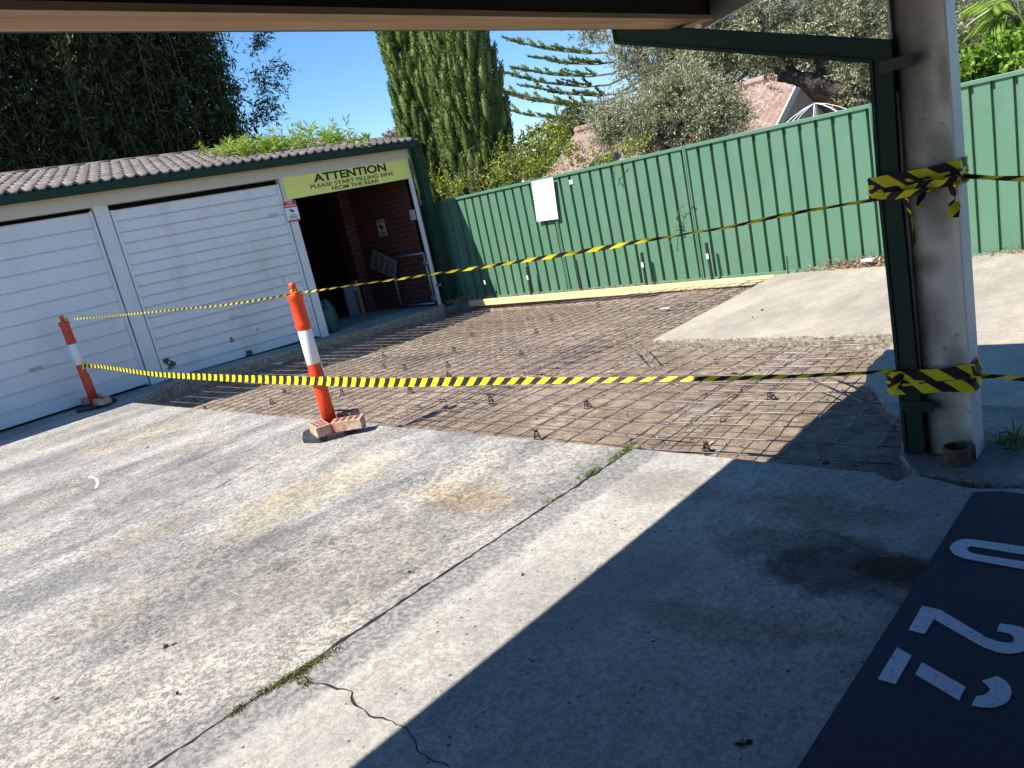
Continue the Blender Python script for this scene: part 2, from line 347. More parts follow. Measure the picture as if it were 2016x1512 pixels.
def npmesh(name, V, F, mat, parent=None, smooth=False):
    """V (n,3), F (m,k)"""
    me = bpy.data.meshes.new(name); V = np.asarray(V, np.float32); F = np.asarray(F, np.int32); k = F.shape[1]
    me.vertices.add(len(V)); me.vertices.foreach_set('co', V.ravel()); me.loops.add(F.size); me.loops.foreach_set('vertex_index', F.ravel())
    me.polygons.add(len(F)); me.polygons.foreach_set('loop_start', np.arange(0, F.size, k, dtype=np.int32)); me.polygons.foreach_set('loop_total', np.full(len(F), k, np.int32))
    if smooth: me.polygons.foreach_set('use_smooth', np.ones(len(F), bool))
    me.materials.append(MT[mat]); me.update(calc_edges=True); me.validate()
    o = bpy.data.objects.new(name, me); C.objects.link(o)
    if parent: attach(o, parent)
    return o
def unit(a): return a/np.maximum(np.linalg.norm(a, axis=1, keepdims=True), 1e-9)
def leaves(P, D, L, Wd, tri=False, fold=0.0):
    """leaf blades: base P, direction D, length L, width W -> rhombus quads"""
    n = len(P); D = unit(D); R = unit(np.cross(D, rng.normal(size=(n, 3)))); L = np.broadcast_to(L, n)[:, None]; Wd = np.broadcast_to(Wd, n)[:, None]
    mid = P+D*L*.45
    V = np.stack([P, mid+R*Wd/2, P+D*L, mid-R*Wd/2], 1).reshape(-1, 3)
    return V, np.arange(4*n).reshape(n, 4)
def structure(o): o['kind'] = 'structure'; return o
def jag(pts, step=.03, amp=.006, closed=True, skip=()):
    out = []
    for i in range(len(pts)):
        a = Vector(pts[i]).to_2d(); b_ = Vector(pts[(i+1) % len(pts)]).to_2d(); n = max(1, int((b_-a).length/step)) if i not in skip else 1
        d = (b_-a); nn = Vector((-d.y, d.x)).normalized() if d.length else Vector((0, 0))
        for k in range(n):
            q = a+d*k/n; am = amp*(1 if k else 0)
            q = q+nn*am*(mnoise.noise(Vector((q.x*7, q.y*7, 1)))*2+random.uniform(-.2, .2)); out.append((q.x, q.y))
    return out

# ================================================================ SETTING
g = MB(); N_ = 24
g.add([(-300, -300, -.42), (300, -300, -.42), (300, 300, -.42), (-300, 300, -.42)], [(0, 1, 2, 3)])
structure(g.build('ground', 'dirt'))
def dep(x):
    t = min(1, max(0, (-5.2-x)/3.0)); return t*t*(3-2*t)
# excavated soil: a rough height field
nx, ny = 400, 260; xs = np.linspace(-10.35, -.95, nx); ys = np.linspace(2.95, 9.45, ny); V = []
for yy in ys:
    for xx in xs:
        n1 = mnoise.fractal(Vector((xx*1.7, yy*1.7, 0)), 1, 2, 5)*.022+mnoise.fractal(Vector((xx*9, yy*9, 5)), 1, 2, 4)*.009
        base = -.115
        if yy > 9.06: base = -.02-.0*yy      # backfill behind the formwork
        else: base -= .17*dep(xx)
        if xx < -9.9 or yy < 3.2: base -= .02
        V.append((xx, yy, gz(yy)+base+n1))
F = [(j*nx+i, j*nx+i+1, (j+1)*nx+i+1, (j+1)*nx+i) for j in range(ny-1) for i in range(nx-1)]
structure(npmesh('excavated_soil', V, F, 'excavated_soil_material', None, True))
def slab(name, pts, mat, skipedges=(), amp=.006, thick=.3, zoff=0, rough=1, step=.03, edgemat='broken_concrete_edge'):
    m = MB(); P = jag(pts, step, amp, skip=skipedges); n = len(P)
    top = [(p[0], p[1], gz(p[1])+zoff) for p in P]
    m.mat(mat).add(top, [tuple(range(n))])
    m.mat(edgemat)
    rings = [top]
    for k, dz in enumerate((.012, .05, .09, thick)):
        rr = []
        for i, p in enumerate(P):
            c_ = mnoise.noise(Vector((p[0]*14, p[1]*14, dz*40)))*.006
            a = Vector(P[i-1]); b_ = Vector(P[(i+1) % n]); t = (b_-a).normalized(); nn = Vector((t.y, -t.x))
            o_ = (.004, .002, -.004, -.01)[k]+c_*(amp > .003)
            rr.append((p[0]+nn.x*o_, p[1]+nn.y*o_, gz(p[1])+zoff-dz))
        rings.append(rr)
    for r0, r1 in zip(rings, rings[1:]):
        m.add(list(r0)+list(r1), [(i, n+i, n+(i+1) % n, (i+1) % n) for i in range(n)])
    return structure(m.build(name))
JX = -2.42
slab('front_slab', [(-9.62, -8), (JX-.006, -8), (JX-.006, 3.13), (-4.2, 3.125), (-9.62, 3.11)], 'worn_concrete', (0,), .0035)
slab('front_slab', [(JX+.006, -8), (6, -8), (6, 3.10), (-.62, 3.10), (-.80, 3.06), (-1.02, 3.14), (-1.06, 3.05), (-1.17, 3.115), (JX+.006, 3.135)], 'worn_concrete', (0, 1), .004)
slab('garage_apron', [(-10.54, -8), (-9.626, -8), (-9.626, 3.11), (-10.08, 3.72), (-10.05, 4.0), (-10.54, 4.0)], 'grey_concrete', (0, 4), .008)
slab('garage_apron', [(-10.54, 4.002), (-10.05, 4.002), (-9.95, 5.2), (-10.06, 6.45), (-10.28, 8.75), (-10.54, 9.0)], 'grey_concrete', (4, 5), .012)
slab('garage_floor', [(-16.2, -8), (-10.542, -8), (-10.542, 4.0), (-16.2, 4.0)], 'grey_concrete', (0, 1, 2, 3), 0)
slab('garage_floor', [(-16.2, 4.002), (-10.542, 4.002), (-10.542, 9.05), (-16.2, 9.05)], 'grey_concrete', (0, 1, 2, 3), 0)
slab('column_pad', [(-1.13, 3.33), (-1.0, 3.15), (-.64, 3.13), (-.64, 3.995), (-1.40, 3.995), (-1.20, 3.7)], 'stained_concrete', (2,), .012)
slab('side_slab', [(-.632, 3.11), (6, 3.11), (6, 3.996), (-.632, 3.996)], 'pale_concrete', (0, 1, 2), .004)
slab('side_slab', [(-1.40, 4.0), (6, 4.0), (6, 5.60), (-1.80, 5.60), (-1.74, 4.72), (-1.62, 4.34)], 'pale_concrete', (0, 1), .008)
slab('rear_slab', [(-3.90, 5.62), (6, 5.62), (6, 9.30), (-2.5, 9.30), (-4.36, 9.10)], 'pale_concrete', (1, 2), .006)
# navy bay paint and the stencilled characters (sheets lying on the slab)
def sheet(name, pts, z, mat, parent=None, th=.003):
    m = MB(); m.prism([(p[0], p[1]) for p in pts], z, z+th); return m.build(name, mat, parent)
bay = sheet('bay_paint', [(-.779, -6), (1.9, -6), (1.9, 3.05), (-.70, 3.05), (-.775, 3.02)], .001, 'navy_floor_paint')
tag(bay, 'navy blue painted parking bay surface in the shade beside the column', 'floor paint')
def stencil(name, polys, label):
    e = empty(name, (polys[0][0][0], polys[0][0][1], .006), 0, label, 'painted digit')
    for P in polys: sheet('stroke', P, .0055, 'white_floor_paint', e, .0015)
    return e
def gp(l): return [onz(x, y, .006)[:2] for x, y in l]
def zc(x, y, s=1): return (1400+x/2.69, 950+y/2.69)   # readings taken from the enlarged view
two = [zc(*p) for p in ((1117,654),(1160,662),(1215,676),(1290,720),(1380,775),(1460,822),(1520,843),(1565,850),(1597,848),(1605,835),(1602,815),(1580,800),(1550,792),(1515,786),(1528,748),(1575,752),(1640,765),(1690,790),(1700,830),(1680,880),(1640,900),(1580,908),(1510,897),(1440,870),(1350,820),(1250,762),(1180,722),(1158,760),(1130,802),(1046,780))]
stencil('painted_digit', [gp(two)], 'faded white stencilled digit two on the navy bay, middle of the three')
st3 = [[(985,873),(1062,917),(977,1067),(883,1040)], [(1117,953),(1348,1083),(1313,1153),(1082,1015)], [(1515,1026),(1560,1050),(1585,1080),(1592,1115),(1580,1150),(1550,1175),(1500,1192),(1440,1192),(1380,1180),(1405,1132),(1440,1128),(1465,1115),(1477,1095),(1465,1075),(1435,1050)]]
stencil('painted_digit', [gp([zc(*p) for p in q]) for q in st3], 'white stencilled digit two in three separate pieces, nearest the bottom corner')
# the 0: a long ring (its far half leaves the frame)
L0 = [(1657,340),(1360,298),(1310,305),(1275,325),(1262,350),(1285,380),(1335,403),(1657,461)]
I0 = [(1657,384),(1380,338),(1352,350),(1365,366),(1390,378),(1657,420)]
def ring0():
    o = [Vector(p) for p in gp([zc(*p) for p in L0])]; i_ = [Vector(p) for p in gp([zc(*p) for p in I0])]
    cen = (o[0]+o[-1])/2+Vector((.10, 0))
    def full(a): 
        return a+[2*cen-p for p in a]
    return full(o), full(i_)
o0, i0 = ring0(); m = MB()
def resample(P, n, c0):
    P = [Vector(p) for p in P]; out = []
    for k in range(n):
        an = 2*pi*k/n; d = Vector((cos(an), sin(an)*.35)); best = None
        for a, b_ in zip(P, P[1:]+P[:1]):
            e_ = b_-a; den = d.x*e_.y-d.y*e_.x
            if abs(den) < 1e-12: continue
            w = a-c0; t = (w.x*e_.y-w.y*e_.x)/den; u = (w.x*d.y-w.y*d.x)/den
            if t > 0 and -1e-6 <= u <= 1+1e-6 and (best is None or t > best): best = t
        out.append(c0+d*(best or .05))
    return out
c0 = (sum((Vector(p) for p in o0), Vector((0, 0))))/len(o0); ro = resample(o0, 72, c0); ri = resample(i0, 72, c0)
ri = [c0+(p-c0) if (p-c0).length < (q-c0).length else c0+(q-c0)*.6 for p, q in zip(ri, ro)]
m.add([(p.x, p.y, .007) for p in ro]+[(p.x, p.y, .007) for p in ri], [(k, (k+1) % 72, 72+(k+1) % 72, 72+k) for k in range(72)])
e = empty('painted_digit', (c0.x, c0.y, .006), 0, 'white stencilled digit zero on the navy bay, farthest and cut by the frame', 'painted digit'); m.build('stroke', 'white_floor_paint', e)
# chalk squiggle on the slab and pale scratches
ck = MB(); P = [ong(175, 938), ong(190, 943), ong(193, 952), ong(188, 962)]
for a, b_ in zip(P, P[1:]):
    d = (b_-a); nn = Vector((-d.y, d.x, 0)).normalized()*.012; ck.add([a+nn+Vector((0, 0, .002)), a-nn+Vector((0, 0, .002)), b_-nn*.7+Vector((0, 0, .002)), b_+nn*.7+Vector((0, 0, .002))], [(0, 1, 2, 3)])
tag(ck.build('chalk_mark', 'chalk_mark'), 'short white curved chalk mark on the sunlit slab', 'chalk mark')
# cracks, saw joint: thin dark fissure ribbons 2 mm proud of the slab
def fissure(name, pts, w, label, mat='gap_black', wob=.006):
    m = MB(); P = []
    for a, b_ in zip(pts, pts[1:]):
        a = Vector(a[:2]); b_ = Vector(b_[:2]); n = max(2, int((b_-a).length/.02))
        P += [a+(b_-a)*k/n for k in range(n)]
    P.append(Vector(pts[-1][:2])); L_, R_ = [], []
    for i, p in enumerate(P):
        t = (P[min(i+1, len(P)-1)]-P[max(i-1, 0)]).normalized(); nn = Vector((-t.y, t.x)); q = p+nn*wob*(mnoise.noise(Vector((p.x*12, p.y*12, 3)))*2+random.uniform(-.3, .3))
        ww = w*(.35+abs(mnoise.noise(Vector((p.x*7, p.y*7, 9))))*2.2)/2; L_.append(q+nn*ww); R_.append(q-nn*ww)
    n = len(P); m.add([(p.x, p.y, gz(p.y)+.0018) for p in L_]+[(p.x, p.y, gz(p.y)+.0018) for p in R_], [(i, n+i, n+i+1, i+1) for i in range(n-1)])
    return tag(m.build(name, mat), label, 'crack')
fissure('slab_crack', [ong(*p) for p in ((592, 1335), (640, 1348), (690, 1365), (700, 1390), (740, 1412), (800, 1435), (830, 1480), (880, 1512))], .006, 'jagged crack running across the slab from the mossy joint into the shade', wob=.012)
fissure('slab_crack', [ong(*p) for p in ((612, 868), (560, 893), (500, 918), (420, 965), (340, 1000))], .004, 'hairline crack running from the near bollard base towards the left', wob=.005)
fissure('slab_crack', [(JX, -1), (JX, .6), (JX, 1.6), (JX, 2.4), (JX, 3.12)], .013, 'long dark open joint crossing the yard slab', wob=.008)
# grass tufts & moss in the joint
def tuft(name, spots, label, mat='grass_leaf', n=38, l=.05, w=.004, spread=.02, up=.7, kind='stuff', cat='grass'):
    P = []; D = []
    for (x, y, s, sx, sy) in spots:
        k = int(n*s); P.append(np.stack([rng.normal(x, sx, k), rng.normal(y, sy, k), np.full(k, gz(y)+.001)], 1)); D.append(rng.normal(0, 1, (k, 3))*np.array([1, 1, .5])+np.array([0, 0, up]))
    P = np.concatenate(P); D = np.concatenate(D); D[:, 2] = np.abs(D[:, 2]); V, F = leaves(P, D, rng.uniform(.4, 1.2, len(P))*l, w)
    return tag(npmesh(name, V, F, mat), label, cat, kind=kind)
q = lambda x, y, s, sx=.012, sy=.03: (*ong(x, y)[:2], s, sx, sy)
tuft('joint_grass', [q(1160, 935, 2), q(1175, 925, 1.5), q(1215, 900, 2.2, .01, .04), q(1235, 885, 3, .01, .04), q(1245, 878, 2), q(1085, 985, .8)], 'sparse green grass growing in the far end of the slab joint', l=.035)
tuft('joint_moss', [q(590, 1325, 5, .015, .03), q(570, 1335, 4, .012, .03), q(610, 1310, 3), q(540, 1352, 2), q(470, 1398, 3, .01, .02), q(600, 1345, 2, .02, .012), q(520, 1362, 2), q(630, 1300, 2), q(655, 1283, 1.5)], 'short green moss filling the near part of the slab joint', l=.012, w=.004, n=70, mat='moss')
tuft('column_weeds', [(*onz(1975, 870, 0)[:2], .8, .04, .04), (*onz(2010, 880, 0)[:2], 1.5, .05, .04), (*onz(2040, 870, 0)[:2], 1.5, .06, .05)], 'green weeds growing beside the column base at the right', l=.09, w=.008)
# dead grass/leaf litter below the fence
def litter(name, regs, label, n=300, l=.05, w=.02, mat='dry_leaf', z=.006):
    P = []; D = []
    for (x, y, k, sx, sy, hh) in regs:
        P.append(np.stack([rng.normal(x, sx, k), rng.normal(y, sy, k), gz(y)+z+np.abs(rng.normal(0, hh, k))], 1)); D.append(rng.normal(0, 1, (k, 3))*np.array([1, 1, .35]))
    P = np.concatenate(P); D = np.concatenate(D); P[:, 1] = np.minimum(P[:, 1], 9.29); V, F = leaves(P, D, rng.uniform(.5, 1.2, len(P))*l, w)
    return tag(npmesh(name, V, F, mat), label, 'leaf litter', kind='stuff')
litter('leaf_litter', [(-3.35, 9.2, 500, .22, .05, .05), (-3.1, 9.18, 300, .2, .06, .05), (-3.7, 9.22, 120, .2, .03, .02)], 'pile of dry brown leaves against the foot of the green fence')
litter('leaf_litter', [(-1.75, 9.2, 200, .4, .05, .02), (-1.3, 9.22, 260, .3, .05, .03)], 'dry leaves along the fence foot right of the column')
litter('leaf_litter', [(-9.9, 9.15, 350, .25, .08, .05), (-8.3, 9.2, 160, .7, .03, .01), (-6.6, 9.2, 200, .8, .03, .01), (-10.2, 9.0, 250, .08, .1, .04)], 'brown litter and debris between the formwork timber and the fence', n=300, l=.04, w=.015)
# ================================================================ FENCE
FY = 9.35; posts = [-12.55, -10.2, -7.87, -5.50, -3.135, -.77, 1.6, 3.96]
fence = empty('metal_fence', (-5, FY, gz(FY)), 0, 'green corrugated metal panel fence closing the rear of the yard', 'fence')
zb, zt = gz(FY)-.01, 1.556
for x0, x1 in zip(posts[:-1], posts[1:]):
    m = MB(); xa, xb = x0+.02, x1-.02; n = round((xb-xa)/.19); st = (xb-xa)/n; prof = []
    for k in range(n):
        a = xa+k*st; prof += [(a, 0), (a+st*.76, 0), (a+st*.79, .045), (a+st*.97, .045)]
    prof.append((xb, 0)); rows = 14; vs = []
    for r in range(rows+1):
        zz = zb+(zt-zb-.01)*r/rows
        for (x, d) in prof:
            dn = mnoise.noise(Vector((x*2.2, zz*1.6, x0)))*.006+mnoise.noise(Vector((x*7, zz*5, x0)))*.0015
            vs.append((x, FY+d+dn, zz))
    k = len(prof); m.add(vs, [(r*k+i, r*k+i+1, (r+1)*k+i+1, (r+1)*k+i) for r in range(rows) for i in range(k-1)])
    m.build('fence_panel', 'fence_green', fence)
    m = MB(); m.box((x0+.022, FY-.022, zt-.045), (x1-.022, FY+.05, zt)); m.build('top_rail', 'fence_green', fence, bevel=.004)
    m = MB(); m.box((x0+.022, FY-.018, zb-.03), (x1-.022, FY+.05, zb+.02)); m.build('bottom_rail', 'fence_green', fence, bevel=.004)
for x0 in posts:
    m = MB(); m.box((x0-.022, FY-.028, zb-.05), (x0-.004, FY+.055, zt+.004)); m.box((x0+.004, FY-.028, zb-.05), (x0+.022, FY+.055, zt+.004)); m.box((x0-.004, FY-.02, zb-.05), (x0+.004, FY+.05, zt-.002)); m.build('fence_post', 'fence_green', fence)
# sheet sign on fence
def text(body, size, loc, rot, mat, parent, sx=1, bold=0, name='lettering', ext=.001, align='CENTER'):
    cu_ = bpy.data.curves.new(name, 'FONT'); cu_.body = body; cu_.size = size; cu_.extrude = ext; cu_.offset = bold; cu_.align_x = align; cu_.align_y = 'CENTER'
    o = bpy.data.objects.new(name, cu_); C.objects.link(o); dg = bpy.context.evaluated_depsgraph_get(); dg.update()
    me = bpy.data.meshes.new_from_object(o.evaluated_get(dg)); bpy.data.objects.remove(o)
    me.transform(Matrix.Diagonal((sx, 1, 1, 1))); me.materials.clear(); me.materials.append(MT[mat])
    o = bpy.data.objects.new(name, me); C.objects.link(o); M = Matrix.Translation(loc) @ rot
    me.transform(M)
    if parent: attach(o, parent)
    return o
RY = Matrix.Rotation(radians(90), 4, 'X')                 # faces -y
RX = Matrix.Rotation(radians(90), 4, 'Z') @ Matrix.Rotation(radians(90), 4, 'X')   # faces +x
a, b_, c_, d_ = [ony(x, y, FY-.06) for x, y in ((1046, 358), (1088, 349), (1099, 431), (1057, 436.5))]
sg = empty('white_board_sign', ((a.x+c_.x)/2, FY-.06, 1.1), 0, 'white sheet sign with faded handwriting fixed to the green fence top', 'sign')
m = MB(); m.add([(p.x, FY-.06, p.z) for p in (a, b_, c_, d_)]+[(p.x, FY-.052, p.z) for p in (a, b_, c_, d_)], [(0, 3, 2, 1), (4, 5, 6, 7), (0, 1, 5, 4), (1, 2, 6, 5), (2, 3, 7, 6), (3, 0, 4, 7)]); m.build('board', 'sign_white', sg)
cx_ = (a.x+b_.x+c_.x+d_.x)/4; zc_ = (a.z+c_.z)/2
for t, dx, dz, s_ in (('D LES', 0, .14, .085), ('CT', .04, .03, .085), ('UN', -.03, -.08, .08), ('11T', .0, -.17, .08)):
    text(t, s_, (cx_+dx, FY-.0615, zc_+dz), RY, 'ink_grey', sg, .9)
m = MB(); p = ony(1124, 358, FY-.012); m.box((p.x-.035, FY-.012, p.z-.035), (p.x+.035, FY-.009, p.z+.03)); tag(m.build('sticker', 'sticker_blue'), 'small pale blue sticker near the top of the green fence', 'sticker')
# vine twigs poking through the fence
def vine(pts, label, y=FY-.05, nl=14):
    e = empty('vine_twig', ony(*pts[0], y), 0, label, 'plant'); P = [ony(x, yy, y-random.uniform(0, .06)) for x, yy in pts]
    m = MB(); m.tube(P, .004, 5); m.build('stem', 'twig_brown', e)
    Q = np.array([P[0].lerp(P[-1], 0) for _ in range(0)]+[tuple(P[k].lerp(P[k+1], random.random())) for k in [random.randrange(len(P)-1) for _ in range(nl)]])
    V, F = leaves(Q, rng.normal(size=(nl, 3))+np.array([0, -.4, 0]), rng.uniform(.03, .07, nl), .02); npmesh('foliage', V, F, 'vine_leaf', e)
vine([(1330, 455), (1332, 430), (1340, 410), (1352, 398), (1356, 392)], 'thin leafy vine shoot sticking out beside the fence post')
vine([(1318, 480), (1326, 462), (1334, 440), (1333, 425)], 'lower curled vine shoot on the fence above the hazard tape', nl=8)
vine([(1225, 318), (1212, 328), (1208, 345), (1212, 352)], 'small dark twig hanging over the fence rail', nl=9)
# ================================================================ FORMWORK, STAKES
m = MB(); m.box((-9.9, 9.0, gz(9)-.09), (-4.33, 9.045, gz(9)+.015)); tag(m.build('formwork_timber', 'new_pine', bevel=.003), 'long yellow pine formwork plank along the fence foot', 'timber plank')
stakes = [(1037, 525, 1046, 580), (1133, 512, 1145, 571), (1263, 497, 1273, 559), (1390, 478, 1402, 546), (955, 540, 958, 580), (1549, 505, 1551, 530)]
sl = ['leftmost tall black peg with a white label behind the pine plank', 'second black peg from the left, standing right of the first fence post', 'third black peg, between the two fence posts behind the plank', 'tallest black peg just right of the second fence post', 'black peg in the shadow at the dark end of the fence', 'short thin black peg where the plank meets the pale slab']
for i, (x0, y0, x1, y1) in enumerate(stakes):
    t = ony(x0, y0, 9.2); b0 = ony(x1, y1, 9.2); e = empty('steel_peg', (b0.x, 9.2, gz(9.2)), 0, sl[i], 'stake', 'black pegs behind the formwork')
    w = .022 if i < 4 else .008
    m = MB(); m.tube([(b0.x, 9.2, -.32), (b0.x, 9.2, b0.z), (t.x, 9.2, t.z)], w, 8); m.build('peg', 'black_plastic', e)
    if i in (0, 2, 3, 4):
        q_ = b0.lerp(t, .62); m = MB(); m.box((q_.x-.016, 9.172, q_.z-.035), (q_.x+.016, 9.177, q_.z+.035)); m.build('label_tag', 'sign_white', e)
# ================================================================ REINFORCING MESH
def wav(x, y): return mnoise.noise(Vector((x*.8, y*.8, 3)))*.010
def rebar(name, x0, x1, y0, y1, dz, label, off=(0, 0), rot=0):
    """a welded mesh sheet: bars on a 0.2 m grid, trimmed to the hole"""
    m = MB(); r = .0037
    def inside(x, y):
        if y < 3.14 or y > 9.06: return False
        if x > -1.14: return False
        if y > 3.9 and x > -1.13-(y-3.9)*.78 and y < 4.72: return x < -1.3 or y < 4.3 and x < -1.2
        if y >= 5.56: return x < -3.93-(y-5.6)*.125
        if y >= 4.7: return x < -1.76
        if x < -9.98: return False
        return True
    cR, sR = cos(rot), sin(rot); cx0, cy0 = (x0+x1)/2, (y0+y1)/2
    def T(x, y): return (cx0+(x-cx0)*cR-(y-cy0)*sR, cy0+(x-cx0)*sR+(y-cy0)*cR)
    def bar(f, a, b_, zo):
        n = max(2, int((b_-a)/.15)); run = []
        for k in range(n+1):
            t = a+(b_-a)*k/n; x, y = T(*f(t))
            if inside(x, y): run.append((x, y, gz(y)-.047-.09*dep(x)+dz+zo+wav(x, y)))
            else:
                if len(run) > 1: m.tube(run, r, 5)
                run = []
        if len(run) > 1: m.tube(run, r, 5)
    k = x0+off[0]
    while k <= x1: bar(lambda t, k=k: (k, t), y0, y1, 0); k += .2
    k = y0+off[1]
    while k <= y1: bar(lambda t, k=k: (t, k), x0, x1, .0085); k += .2
    return tag(m.build(name, 'rebar_steel', smooth=True), label, 'steel mesh', 'reinforcing mesh sheets in the excavation')
rebar('reinforcing_mesh', -10.0, -4.3, 3.10, 5.6, 0, 'steel reinforcing mesh sheet lying in front of the garage doors', (.06, .05), .012)
rebar('reinforcing_mesh', -10.1, -4.4, 5.2, 7.7, .014, 'steel reinforcing mesh sheet across the middle of the excavation towards the bin bay', (.1, .02), -.01)
rebar('reinforcing_mesh', -10.1, -3.9, 7.4, 9.3, .004, 'steel reinforcing mesh sheet along the pine plank by the fence', (.03, .08), .006)
rebar('reinforcing_mesh', -4.75, -2.1, 3.05, 9.1, .019, 'steel reinforcing mesh sheet in the middle, lapping beside the pale slab corner', (.05, .1), -.02)
rebar('reinforcing_mesh', -2.65, -.9, 3.10, 5.8, .006, 'steel reinforcing mesh sheet ending at the column, part in shade', (.11, .16), .055)
def rod(a, b_, label, r=.006):
    m = MB(); m.tube([a, a.lerp(b_, .5), b_], r, 7); tag(m.build('steel_rod', 'rebar_steel', smooth=True), label, 'steel rod')
rod(ong(1238, 678, -.01), ong(1263, 708, -.02), 'short dark steel dowel rod left of the pale slab corner')
rod(ong(1262, 676, -.01), ong(1286, 705, -.02), 'short dark steel dowel rod touching the pale slab corner')
rod(ong(1590, 744, -.01), ong(1700, 792, -.02), 'steel rod lying diagonally over the mesh near the column')
rod(ong(1632, 742, -.01), ong(1722, 778, -.02), 'second diagonal steel rod nearest the broken slab corner')
# bar chairs
def chair():
    e = empty('bar_chair', (0, 0, 0), 0, None, 'bar chair', keep=False); m = MB()
    for k in range(4):
        an = k*pi/2+.4; x, y = cos(an), sin(an)
        m.tube([(x*.045, y*.045, 0), (x*.03, y*.03, .035), (x*.014, y*.014, .075)], .006, 5)
        m.tube([(x*.045, y*.045, .004), (cos(an+pi/2)*.045, sin(an+pi/2)*.045, .004)], .005, 5)
        m.tube([(x*.03, y*.03, .035), (cos(an+pi/2)*.03, sin(an+pi/2)*.03, .035)], .004, 5)
        m.tube([(x*.014, y*.014, .073), (x*.03, y*.01, .092)], .005, 5)
    m.lathe([(.02, .068), (.02, .078)], 10); m.build('cage', 'black_plastic', e); return e
CH = [(968, 787, 'just below the lower tape, left of the slab middle'), (1158, 796, 'below the lower tape in the middle of the photo'), (1519, 780, 'in sunlight left of the column shadow'), (1058, 856, 'at the near slab edge, sunk in the dirt'), (1392, 884, 'at the near slab edge just left of the roof shadow'), (404, 800, 'at the near slab edge towards the far bollard'), (534, 782, 'left of the near bollard, below the tape'), (559, 762, 'left of the near bollard, close under the tape'), (672, 765, 'just right of the near bollard under the tape'), (808, 766, 'under the tape right of the near bollard'), (470, 757, 'under the tape between the two bollards'), (755, 692, 'upper one of a close pair right of the near bollard'), (755, 710, 'lower one of a close pair right of the near bollard'), (796, 715, 'right neighbour of the close pair above the tape'), (882, 714, 'above the tape in the centre, farther one'), (884, 736, 'above the tape in the centre, touching its upper edge'), (893, 679, 'in the centre, in line with the bin bay threshold'), (929, 650, 'behind the centre, halfway to the pine plank'), (1038, 620, 'left of a pair near the pine plank'), (1086, 622, 'right of a pair near the pine plank'), (1055, 646, 'midway between the pine plank and the tape'), (1090, 600, 'near the pine plank below the second peg'), (1050, 592, 'closest to the pine plank, below the first peg'), (1177, 593, 'below the pine plank, rightmost of the far ones'), (942, 622, 'near the dark corner of the fence'), (1027, 693, 'lone chair on the crowded lapped mesh')]
ch0 = chair()
for i, (x, y, l) in enumerate(CH):
    p = ong(x, y+6, -.1); p = ong(x, y+6, -.1-.15*dep(p.x))
    if i == 0: o = ch0
    else:
        o = ch0.copy(); C.objects.link(o); k = ch0.children[0].copy(); C.objects.link(k); k.parent = o
    o.location = (p.x, p.y, gz(p.y)-.105-.165*dep(p.x)); o.rotation_euler = (random.uniform(-.1, .1), random.uniform(-.1, .1), random.uniform(0, 3)); o.scale = (.66, .66, .72)
    tag(o, 'black plastic bar chair '+l, 'bar chair', 'bar chairs holding up the mesh')
# small rubble on soil
P = []; F = []; m = MB()
for i in range(1500):
    x, y = random.uniform(-9.9, -1.3), random.uniform(3.15, 8.95); s_ = random.choice((.006, .008, .012, .02, .026))*random.uniform(.7, 1.2); z_ = gz(y)-.10-.17*dep(x)+random.uniform(-.01, .012)
    vs = [Vector((x, y, z_))+Vector((random.uniform(-1, 1), random.uniform(-1, 1), random.uniform(0, 1.0)))*s_ for _ in range(5)]
    m.mat(random.choice(('broken_concrete_edge', 'dirt', 'excavated_soil_material', 'pale_concrete'))).add(vs, [(0, 1, 2), (0, 2, 3), (0, 3, 1), (1, 3, 2), (4, 1, 2), (4, 2, 3), (4, 3, 1)])
tag(m.build('rubble'), 'small stones and lumps scattered over the excavated dirt', 'rubble', kind='stuff')
# loose bits: papers, leaves on the slabs
for (x, y, l) in ((1312, 608, 'flat white scrap of paper on the dirt near the pine plank'), (549, 717, 'small white scrap on the dirt in the garage shadow')):
    p = ong(x, y, -.09); m = MB(); m.prism([(p.x-.07, p.y-.03), (p.x+.06, p.y-.04), (p.x+.05, p.y+.05), (p.x-.04, p.y+.04)], p.z+.01, p.z+.014); tag(m.build('paper_scrap', 'sign_white'), l, 'litter')
p = onz(1717, 506, -.15); m = MB(); m.prism([(-3.33, 9.12), (-3.2, 9.10), (-3.18, 9.18), (-3.3, 9.2)], -.15, -.125); tag(m.build('paper_scrap', 'sign_white'), 'crumpled white wrapper on the leaf pile at the fence', 'litter')
for (x, y, l, s_) in ((333, 1270, 'orange brown dry leaf on the sunlit slab', .035), (102, 1382, 'brown leaf at the lower left of the slab', .03), (1032, 1132, 'tiny dark leaf right of the joint', .015), (290, 882, 'small stone on the slab left of the near bollard', .02), (810, 1127, 'small dark twig on the slab left of the joint', .018), (348, 1372, 'short dark twig at the lower left slab', .02), (1468, 1470, 'dark flattened leaf in the roof shade', .03), (1498, 612, 'dark chip on the pale slab', .03), (1483, 625, 'small dark chips on the pale slab', .02), (1468, 613, 'white chip on the pale slab', .018)):
    p = ong(x, y); V, F = leaves(np.array([p+Vector((0, 0, .006))]*3), rng.normal(size=(3, 3))*np.array([1, 1, .12]), s_, s_*.6)
    tag(npmesh('fallen_leaf', V, F, 'sign_white' if 'white' in l else ('dry_leaf' if 'brown' in l else 'gap_black')), l, 'debris')
